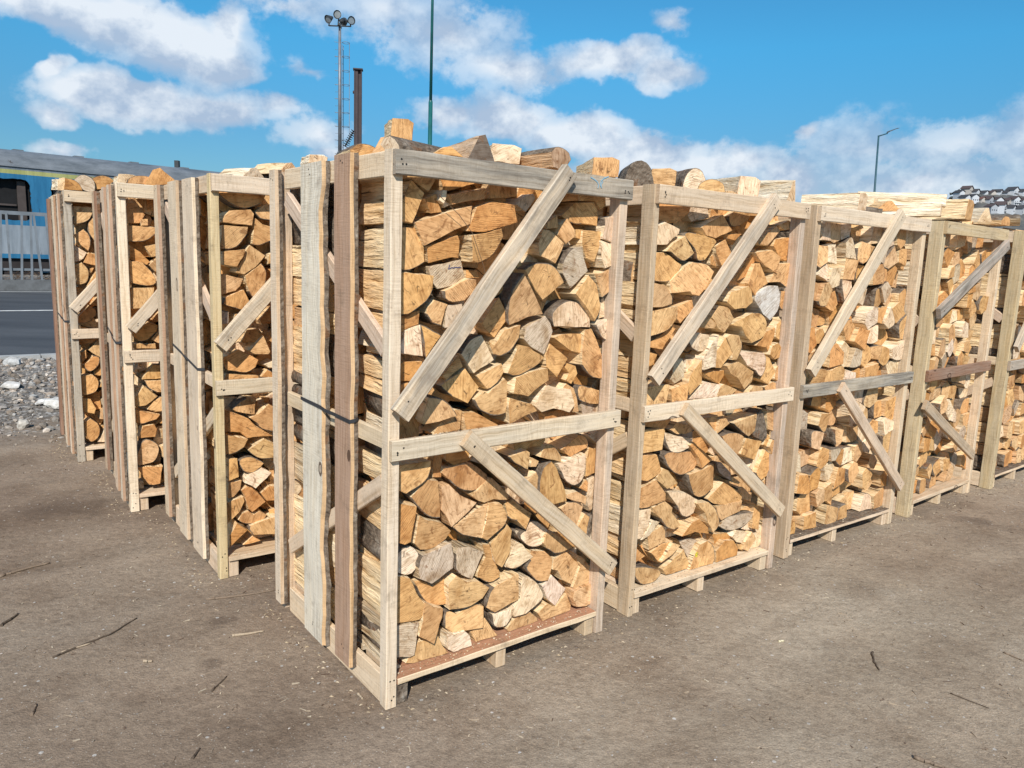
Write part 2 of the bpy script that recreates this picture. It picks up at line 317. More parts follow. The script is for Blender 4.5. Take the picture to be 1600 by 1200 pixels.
    gc = t.mix(1, t.ramp(gs.outputs[0], [(0, (.15, .13, .11)), (.5, (.27, .25, .22)), (.9, (.42, .40, .37)), (1, (.60, .58, .55))]), t.ramp(gv.outputs['Distance'], [(.2, (1.05, 1.05, 1.05)), (.6, (.55, .52, .50))]), 'MULTIPLY')
    c = t.mix(grav, c, gc)
    # wheel tracks: long worn lanes running past the crates
    cb = t.N.new('ShaderNodeCombineXYZ'); t.L.new(t.m('MULTIPLY', du_.outputs['Value'], .16), cb.inputs[0]); t.L.new(t.m('MULTIPLY', vv, 1.5), cb.inputs[1])
    trk = t.noise(cb.outputs[0], 1.3, 5, .55, .3)
    c = t.mix(.85, c, t.mix(1, c, t.ramp(trk, [(.34, (.80, .77, .74)), (.48, (1, 1, 1)), (.62, (1.20, 1.21, 1.22))]), 'MULTIPLY'))
    h = t.m('ADD', t.m('MULTIPLY', med, 2.0), t.m('ADD', t.m('MULTIPLY', fine, 1.0), t.m('ADD', t.m('MULTIPLY', grit, .35), t.m('MULTIPLY', peb, .35))))
    return t.done(c, t.bump(h, .6, .020), .92)
def mat_asphalt():
    t = NT('asphalt'); p = t.coord(); n = t.noise(p, 180, 3, .7); b = t.noise(t.vm('MULTIPLY', p, (.25, 1, 1)), .7, 5, .6)
    c = t.ramp(n, [(.3, (.035, .037, .04)), (.7, (.085, .088, .092))])
    c = t.mix(1, c, t.ramp(b, [(.3, (.72, .74, .78)), (.7, (1.5, 1.5, 1.5))]), 'MULTIPLY')
    return t.done(c, t.bump(n, .4, .004), .78)
def mat_stone():
    t = NT('rubble_stone'); p = t.coord(); tone = t.attr(); n = t.noise(p, 22, 5, .65)
    c = t.mix(1, tone, t.ramp(n, [(.3, (.66, .63, .60)), (.7, (1.2, 1.2, 1.2))]), 'MULTIPLY')
    return t.done(c, t.bump(n, .6, .01), .9)
def mat_chip():
    t = NT('wood_chips'); p = t.coord(); tone = t.attr(); n = t.noise(p, 200, 3, .6)
    return t.done(t.mix(1, tone, t.ramp(n, [(.3, (.75, .72, .70)), (.7, (1.12, 1.12, 1.12))]), 'MULTIPLY'), None, .85)
def mat_concrete(name, c):
    t = NT(name); p = t.coord(); n = t.noise(p, 4, 7, .65); g = t.noise(p, 70, 3, .6)
    col = t.mix(1, c+(1,), t.ramp(n, [(.3, (.68, .67, .65)), (.7, (1.2, 1.2, 1.2))]), 'MULTIPLY')
    return t.done(col, t.bump(g, .4, .006), .9)
def mat_coach():
    t = NT('painted_coach_side'); p = t.coord(); sp = t.N.new('ShaderNodeSeparateXYZ'); t.L.new(p, sp.inputs[0]); z = sp.outputs[2]
    st = t.noise(t.vm('MULTIPLY', p, (1, 1, .12)), 5, 6, .7)
    blue = t.ramp(st, [(.3, (.018, .11, .22)), (.7, (.035, .18, .33))])
    grey = t.ramp(st, [(.3, (.17, .20, .23)), (.7, (.30, .34, .38))])
    c = t.mix(t.m('LESS_THAN', z, 2.23), blue, grey)
    c = t.mix(t.m('LESS_THAN', z, 1.12), c, blue)
    c = t.mix(t.m('GREATER_THAN', z, 4.18), c, t.ramp(st, [(.3, (.26, .27, .09)), (.7, (.42, .42, .18))]))
    c = t.mix(t.m('GREATER_THAN', z, 4.34), c, t.ramp(st, [(.25, (.10, .12, .14)), (.7, (.22, .25, .28))]))
    run = t.mr(t.noise(t.vm('MULTIPLY', p, (1, 1, .16)), 2.6, 5, .7), .60, .66)
    c = t.mix(t.m('MULTIPLY', run, .65), c, (.035, .028, .026, 1))
    return t.done(c, t.bump(st, .2, .01), .5)
def mat_roofmetal():
    t = NT('coach_roof_metal'); p = t.coord(); a = t.noise(t.vm('MULTIPLY', p, (.3, .3, 1)), 3, 6, .7); b = t.noise(p, .9, 6, .75)
    c = t.ramp(a, [(.3, (.085, .10, .115)), (.7, (.20, .22, .245))])
    c = t.mix(t.mr(b, .62, .66), c, (.055, .045, .04, 1))
    return t.done(c, None, .6)
def mat_hill():
    t = NT('wooded_hillside'); p = t.coord(); n = t.noise(p, .035, 8, .7); f = t.noise(p, .25, 6, .7)
    c = t.ramp(t.m('ADD', t.m('MULTIPLY', n, .5), t.m('MULTIPLY', f, .5)), [(.35, (.055, .062, .068)), (.5, (.10, .10, .095)), (.65, (.17, .16, .14))])
    return t.done(c, None, .95)
U0 = Vector((math.cos(R_(37.6)), math.sin(R_(37.6)), 0)); V0 = Vector((-math.sin(R_(37.6)), math.cos(R_(37.6)), 0)); A0 = Vector((-0.419, 2.568, 0))
# damp dark patches where something was spilt or scraped: x, y, radius
STAINS = [(-2.82, 4.64, 0.4), (-1.27, 3.2, 0.09), (-1.17, 2.85, 0.07), (3.2, 5.03, 0.16)]
M_END, M_SPLIT, M_BARK, M_LUM = mat_end(), mat_split(), mat_bark(), mat_lumber()
M_GROUND, M_ASPH, M_STONE, M_CHIP = mat_ground(), mat_asphalt(), mat_stone(), mat_chip()
M_NAIL = flat('nail_steel', (.03, .028, .027), .5, .6)
M_STRAP = flat('black_plastic_strap', (.035, .037, .042), .45)
M_KERB = mat_concrete('kerb_concrete', (.38, .38, .37)); M_WALLC = mat_concrete('dark_concrete', (.13, .135, .14))
M_LINE = mat_concrete('road_paint', (.62, .62, .60))

# ------------------------------------------------------------------ ground, road
CR = {  # crate corner (x, y), yaw, width along the front
    'c1': (-0.419, 2.568, 37.64, 1.10), 'c2': (0.588, 3.384, 36.6, 1.13), 'c3': (1.602, 4.189, 36.2, 1.20),
    'c4': (2.742, 5.023, 39.5, 1.07), 'c5': (3.781, 5.798, 38.5, 1.12),
    'L2': (-1.438, 3.635, 36.5, 1.10), 'L3': (-2.356, 4.568, 34.0, 1.10), 'L4': (-3.287, 5.629, 36.0, 1.10)}
U0 = Vector((math.cos(R_(37.6)), math.sin(R_(37.6)), 0)); V0 = Vector((-math.sin(R_(37.6)), math.cos(R_(37.6)), 0))
A0 = Vector((-0.419, 2.568, 0))
def UV(u, v, z=0): return A0 + U0*u + V0*v + Vector((0, 0, z))
def to_uv(x, y): d = Vector((x-A0.x, y-A0.y, 0)); return d.dot(U0), d.dot(V0)
def gheight(x, y):
    u, v = to_uv(x, y)
    h = .010*(noise.noise(Vector((x*1.1, y*1.1, 0)))) + .006*noise.noise(Vector((x*4.5, y*4.5, 3))) + .0025*noise.noise(Vector((x*15, y*15, 7)))
    # rubble heap rising towards the kerb
    a = min(max((v-5.2)/3.0, 0), 1)*min(max((10.2-v)/1.2, 0), 1)
    h += a*(.05 + .05*noise.noise(Vector((x*.9, y*.9, 11))))
    # hold the ground at or below zero where crates stand
    if 0 > -(.0): h = min(h, .012) if v < 4.9 else h
    w = min(max((abs(u-2.5)-4.5)/1.0, 0), 1)
    if -.3 < v < 5.4 and -.7 < u < 6.6: h = min(h, .0)
    return h - .002
def make_ground():
    def axis(lo, hi, step, far):
        a = list(np.arange(lo, hi+1e-6, step)); g = step
        x = hi
        while x < far: g *= 1.28; x += g; a.append(min(x, far))
        x = lo; g = step; b = []
        while x > -far: g *= 1.28; x -= g; b.append(max(x, -far))
        return b[::-1] + a
    X = axis(-7.5, 7.0, .055, 3500); Y = axis(.2, 9.5, .055, 3500)
    V = []; nx, ny = len(X), len(Y)
    for y in Y:
        for x in X:
            u, v = to_uv(x, y)
            if v > 10.3: z = -.06
            elif abs(x) < 30 and abs(y) < 30: z = gheight(x, y)
            else: z = -.002
            V.append((x, y, z))
    F = [(j*nx+i, j*nx+i+1, (j+1)*nx+i+1, (j+1)*nx+i) for j in range(ny-1) for i in range(nx-1)]
    o = npbuild('ground', V, F, M_GROUND); tag(o, 'packed brown dirt yard in front of the crates', kind='structure')
make_ground()
def slab(name, u0, u1, v0, v1, z0, z1, mat, label, kind='structure'):
    b = MB(); P = [UV(u0, v0), UV(u1, v0), UV(u1, v1), UV(u0, v1)]
    n = b.add([(p.x, p.y, z0) for p in P]+[(p.x, p.y, z1) for p in P])
    for q in ((4, 5, 6, 7), (0, 1, 5, 4), (1, 2, 6, 5), (2, 3, 7, 6), (3, 0, 4, 7)): b.face([n+i for i in q])
    o = b.build(name, mat); tag(o, label, kind=kind); return o
slab('road', -60, 60, 10.45, 28.4, -.055, -.03, M_ASPH, 'dark asphalt road beyond the gravel strip')
slab('road_line', -60, 90, 19.55, 19.75, -.029, -.026, M_LINE, 'white line painted along the road')
slab('edge_line', -60, 90, 27.7, 27.82, -.029, -.026, M_LINE, 'thin white line near the far side of the road')
for i in range(40):     # kerb stones one by one
    slab('kerb_stone', -24+i*1.0, -24+i*1.0+.985, 10.3, 10.45, -.1, .055, M_KERB, 'pale concrete kerb stone at the edge of the road')
for o in [o for o in COL.objects if o.name.startswith('kerb_stone')]: pass
kerb = empty('kerb', UV(-4, 10.3)); tag(kerb, 'pale concrete kerb between gravel and road', kind='structure')
for o in [o for o in COL.objects if o.name.startswith('kerb_stone')]:
    o.parent = kerb; o.location = -kerb.location
    for k in ('label', 'kind'):
        if k in o: del o[k]

# ------------------------------------------------------------------ lumber
TONES = {'rust': (.40, .215, .13), 'white': (.79, .70, .575), 'orange': (.60, .40, .22), 'bark2': (.26, .15, .10), 'pale': (.71, .55, .385), 'cream': (.76, .62, .455), 'grey': (.50, .43, .35), 'tan': (.58, .43, .29), 'brown': (.42, .27, .18), 'bark': (.30, .16, .10), 'yellow': (.61, .475, .285), 'pink': (.66, .50, .365)}
def tn(k, g=.25):
    c = TONES[k]; j = 1+RND.uniform(-.06, .06); return (c[0]*j, c[1]*j*(1+RND.uniform(-.02, .02)), c[2]*j*(1+RND.uniform(-.03, .03)), g)
def plank(name, parent, p0, p1, width, thick, side, out, tone, rough=.0012, wane=0, bark_edge=False, nails=(), nn=None, taper=0, barkface=False, edge=None):
    """board from p0 to p1 (centre line of its back face), `side` = width direction, `out` = outward normal"""
    p0, p1 = Vector(p0), Vector(p1); ax = (p1-p0); ln = ax.length; ax.normalize()
    side = Vector(side); side = (side - ax*side.dot(ax)).normalized(); out = Vector(out).normalized()
    out = (out-ax*out.dot(ax)-side*out.dot(side)).normalized()
    n = max(3, int(ln/(.045 if wane > .005 else .11))); b = MB(); seed = RND.uniform(0, 100); uo, vo = RND.uniform(0, 9), RND.uniform(0, 9)
    ch = min(.003, thick*.15); w2 = width/2
    prof = [(-w2, 0), (w2, 0), (w2, thick*.5), (w2, thick-ch), (w2-ch, thick), (-w2+ch, thick), (-w2, thick-ch)]; NP = 7
    per = [0]; 
    for i in range(1, NP+1): a, c = prof[i-1], prof[i % NP]; per.append(per[-1]+math.hypot(a[0]-c[0], a[1]-c[1]))
    for i in range(n+1):
        s = i/n
        for k, (x, y) in enumerate(prof):
            dx = rough*1.5*noise.noise(Vector((s*ln*6, k*3.1, seed)))
            dy = rough*noise.noise(Vector((s*ln*5, k*2.7, seed+9)))
            if wane and x > 0: dx += wane*(noise.noise(Vector((s*ln*3.3, 0, seed)))*1.1 + .45*noise.noise(Vector((s*ln*11, 0, seed+4))) + (.15 if y > thick*.6 else .35 if y > 0 else .75+.5*noise.noise(Vector((s*ln*16, 3, seed)))))
            p = p0 + ax*(s*ln) + side*(x+dx) + out*(y+dy)
            b.v.append(tuple(p))
    for i in range(n):
        for k in range(NP):
            a, c = i*NP+k, i*NP+(k+1) % NP
            uv = [(uo+per[k], vo+i/n*ln), (uo+per[k+1], vo+i/n*ln), (uo+per[k+1], vo+(i+1)/n*ln), (uo+per[k], vo+(i+1)/n*ln)]
            isb = (bark_edge and k == 1) or (barkface and k in (3, 4, 5))
            t = tone if not (bark_edge and k in (2, 3)) else TONES[bark_edge]+(.1,)
            if edge and k in (NP-1, NP-2): t = edge
            b.face((a, c, c+NP, a+NP), 2 if isb else 0, t, uv)
    e = (tone[0]*.9, tone[1]*.85, tone[2]*.8, tone[3]*.6)
    for base, rev in ((0, True), (n*NP, False)):
        idx = [base+k for k in range(NP)]; uv = [(uo+prof[k][0]*6, vo+prof[k][1]*6) for k in range(NP)]
        if rev: idx = idx[::-1]; uv = uv[::-1]
        b.face(idx, 0, e, uv)
    for (s, x) in nails:
        for q in range(nn or RND.choice((3, 4, 4))):
            c = p0+ax*(s*ln+RND.uniform(-.014, .014))+side*(x+RND.uniform(-.016, .016))+out*(thick+.0006)
            r = .0042; k = b.add([c+ax*r+side*0, c+side*r, c-ax*r, c-side*r])
            b.face((k, k+1, k+2, k+3), 1, (1, 1, 1, 0))
    # fix winding
    me_o = b.build(name, [M_LUM, M_NAIL, M_BARK], parent)
    bm = bmesh.new(); bm.from_mesh(me_o.data); bmesh.ops.recalc_face_normals(bm, faces=[f for f in bm.faces if f.material_index != 1]); bm.to_mesh(me_o.data); bm.free()
    return me_o
E3 = {'u': Vector((1, 0, 0)), 'v': Vector((0, 1, 0)), 'z': Vector((0, 0, 1))}
U_, V_, Z_ = E3['u'], E3['v'], E3['z']
CRATES = {}
def crate(key, label, post, tones, H=1.995, ub=((.02, 1.112), (.74, 1.99)), lb=((.30, 1.0), (1.10, .315)), slats=(), D=1.04, extra=None, right=True, bark_floor=False):
    x, y, yaw, W = CR[key]
    e = empty('firewood_crate', (x, y, 0), R_(yaw)); tag(e, label, 'crate', 'wooden crates packed with firewood')
    CRATES[key] = e
    pu, pv = post
    def T(k, g=None): return tn(tones.get(k, 'pale'), tones.get(k+'_g', .25) if g is None else g)
    def P(name, *a, **k): return plank(name, e, *a, **k)
    # corner posts (butted on the ground)
    P('corner_post', (pu/2, pv, 0), (pu/2, pv, H), pu, pv-.0005, U_, -V_, T('post'), rough=.0016, nails=((.02, 0), (.06, 0)), nn=2)
    P('corner_post', (W-.022, .0595, 0), (W-.022, .0595, H-.012), .044, .059, U_, -V_, T('post2'), rough=.0016)
    P('corner_post', (.025, D-.05, 0), (.025, D-.05, H-.01), .05, .048, U_, V_, T('post2'))
    P('corner_post', (W-.025, D-.05, 0), (W-.025, D-.05, H-.01), .05, .048, U_, V_, T('post2'))
    # front rails nailed onto the posts
    P('top_rail', (.004, -.0005, H-.042), (W+.004, -.0005, H-.045), .080, .021, Z_, -V_, T('top'), nails=((.03, 0), (.97, 0)), rough=.0018)
    P('middle_rail', (.001, -.0005, .982), (W+.012, -.0005, .990), .074, .021, Z_, -V_, T('mid'), nails=((.03, 0), (.97, 0)))
    P('upper_brace', (ub[0][0], -.0225, ub[0][1]), (ub[1][0], -.0225, ub[1][1]), .072, .030, Z_+U_*-.9, -V_, T('brace'), nails=((.05, 0), (.965, 0)), nn=2, rough=.002)
    P('lower_brace', (lb[0][0], -.0225, lb[0][1]), (lb[1][0], -.0225, lb[1][1]), .068, .024, Z_+U_*.9, -V_, T('brace2'), nails=((.04, 0), (.97, 0)), nn=2, rough=.002)
    # floor
    P('front_floor_board', (pu+.002, .060, .087), (W-.05, .060, .087), .125, .022, V_, Z_, T('floor', .05), rough=.003, wane=-.004, barkface=bark_floor, edge=tn('pale', .1))
    for k in range(6):
        P('floor_board', (.052, .205+k*.15, .087), (W-.05, .205+k*.15, .087), .12, .021, V_, Z_, T('mid'), rough=.002)
    for k, (fu, w_) in enumerate(((.535, .045), (W-.075, .05), (pu+.028, .052))):
        for fv in ((.012, .10), (D-.13, .10)):
            b_ = P('foot_block', (fu, fv[0]+fv[1], .0), (fu, fv[0]+fv[1], .0865), w_, fv[1], U_, -V_, T('foot'), rough=.003, barkface=(k == 2 and key in ('c1',)))
    # left side
    tz = H-.045
    P('side_top_rail', (.0225, pv+.0005, tz), (.0225, D-.10, tz), .082, .020, Z_, -U_, T('side'))
    P('side_middle_rail', (.0225, pv+.0005, 1.008), (.0225, D-.10, 1.008), .062, .020, Z_, -U_, T('side'))
    P('side_brace', (.0225, pv+.002, 1.33), (.0225, D-.102, 1.87), .066, .020, Z_, -U_, T('side2'))
    P('side_brace', (.0225, pv+.002, .85), (.0225, D-.102, .32), .066, .020, Z_, -U_, T('side'))
    P('side_bottom_board', (.0225, pv+.0005, .062), (.0225, D-.10, .062), .115, .020, Z_, -U_, T('side'))
    # right and rear side, plain rails
    for z_ in (tz, 1.0): P('side_rail', (W-.0225, .064, z_), (W-.0225, D-.10, z_), .07, .020, Z_, U_, T('side'))
    for z_ in (tz, 1.0, .15): P('rear_rail', (.0, D+.0005, z_), (W, D+.0005, z_), .075, .020, Z_, V_, T('side'))
    # loose slats strapped against the left side
    for (v0, v1, th, z0, z1, tone, wane, be) in slats:
        plank('slat', e, (-.0005, (v0+v1)/2, z0), (-.0005, (v0+v1)/2+RND.uniform(-.006, .006), z1), v1-v0, th, -V_, -U_, tn(tone[0], tone[1]), rough=.002, wane=wane, bark_edge=be, nails=((.985, 0), (.03, 0)), nn=2)
    return e
def strap(e, pts, w=.014):
    b = MB(); n = b.add([Vector(p)+Vector((0, 0, s)) for p in pts for s in (-w/2, w/2)])
    k = b.add([Vector(p)+Vector((.0012, 0.0008, s)) for p in pts for s in (-w/2, w/2)])
    m = len(pts)
    for i in range(m-1):
        b.face((n+2*i, n+2*i+2, n+2*i+3, n+2*i+1)); b.face((k+2*i+1, k+2*i+3, k+2*i+2, k+2*i))
        b.face((n+2*i+1, n+2*i+3, k+2*i+3, k+2*i+1)); b.face((k+2*i, k+2*i+2, n+2*i+2, n+2*i))
    return b.build('strap', M_STRAP, e)
base_t = dict(post='cream', post2='grey', top='grey', top_g=.3, mid='cream', mid_g=.35, brace='cream', brace_g=.5, brace2='pale', brace2_g=.35, floor='tan', foot='pale', side='pale', side2='pink', side_g=.15)
def tt(**k): d = dict(base_t); d.update(k); return d
crate('c1', 'nearest firewood crate, at the corner where the two rows of crates meet', (.044, .05), tt(top='grey', top_g=.95, brace_g=.75, foot='tan', floor='rust', post='cream', post_g=.15, post2='pale', post2_g=.45),
      slats=((.965, 1.035, .030, .035, 1.99, ('cream', .2), .006, 'tan'), (.51, .70, .026, .035, 1.99, ('white', .4), .030, 'orange'), (.25, .385, .026, .055, 2.0, ('brown', .12), .012, 'orange')))
strap(CRATES['c1'], [(-.030, .71, 1.052), (-.0305, .505, 1.048), (-.034, .45, 1.044), (-.0305, .385, 1.043), (-.0305, .245, 1.040), (-.012, .235, 1.045), (-.002, .236, 1.05)])
crate('c2', 'second firewood crate of the right-hand row, brown-sided corner post', (.034, .075), tt(top='pale', top_g=.2, post='tan', post_g=.35, floor='cream', post2='pink', post2_g=.5, brace_g=.55, mid_g=.2),
      ub=((.027, 1.139), (.815, 1.99)), lb=((.25, .99), (1.11, .34)))
crate('c3', 'third firewood crate of the right-hand row with blackened middle rail', (.048, .07), tt(top='cream', mid='grey', mid_g=1.0, post='tan', post_g=.3, post2='pale', floor='bark', brace='cream', brace_g=.3),
      ub=((.029, 1.09), (.805, 2.0)), lb=((.352, .99), (1.20, .262)), bark_floor=True)
crate('c4', 'fourth firewood crate of the right-hand row with long dark diagonal brace', (.05, .085), tt(top='yellow', top_g=.3, mid='bark', post='yellow', post_g=.3, post2='pale', brace='grey', brace_g=.9, brace2='tan', brace2_g=.5),
      ub=((-.01, 1.40), (1.03, 1.885)), lb=((-.04, .80), (.93, .32)))
crate('c5', 'fifth firewood crate of the right-hand row, cut off by the right edge', (.06, .08), tt(top='grey', post='yellow', post_g=.3, mid='grey', mid_g=.6, floor='bark'), bark_floor=True)
sl = lambda *a: tuple(a)
crate('L2', 'second firewood crate of the left-hand row, yellow-green sawn corner post', (.042, .045), tt(top='cream', top_g=.25, post='yellow', post_g=.1, floor='tan', mid='cream'),
      ub=((.019, 1.188), (.74, 1.99)), slats=((.94, 1.035, .034, .05, 1.99, ('pale', .1), .008, 'brown'), (.52, .70, .030, .045, 1.99, ('cream', .3), .006, 'tan'), (.20, .40, .030, .045, 1.985, ('cream', .25), .010, 'cream')))
strap(CRATES['L2'], [(-.032, .71, 1.12), (-.0325, .51, 1.095), (-.033, .46, 1.085), (-.0325, .405, 1.08), (-.0325, .19, 1.05), (-.002, .175, 1.05)])
crate('L3', 'third firewood crate of the left-hand row, dark hole under its top rail', (.05, .045), tt(top='cream', post='cream', post_g=.05, floor='pale'), H=2.01,
      ub=((.04, 1.15), (.75, 2.0)), slats=((.85, .97, .036, .06, 2.0, ('tan', .1), .006, 'bark2'), (.33, .46, .03, .05, 2.0, ('pink', .2), .006, 'brown'), (.085, .18, .03, .05, 2.0, ('cream', .1), .006, 'brown')))
strap(CRATES['L3'], [(-.032, .47, 1.12), (-.0325, .32, 1.10), (-.033, .25, 1.08), (-.0325, .185, 1.07), (-.0325, .08, 1.06), (-.002, .07, 1.06)])
crate('L4', 'farthest firewood crate of the left-hand row, beside the road', (.05, .045), tt(top='pale', post='grey', post_g=.4, floor='pale'), H=2.025,
      ub=((.019, 1.165), (.75, 2.0)), slats=((.74, .84, .036, .06, 1.99, ('bark', .1), .006, 'bark2'), (.37, .50, .03, .05, 2.0, ('cream', .1), .006, 'brown'), (.075, .16, .03, .05, 2.0, ('cream', .1), .006, 'brown')))
strap(CRATES['L4'], [(-.032, .51, 1.10), (-.0325, .36, 1.09), (-.033, .25, 1.08), (-.0325, .17, 1.08), (-.0325, .07, 1.07), (-.002, .065, 1.07)])

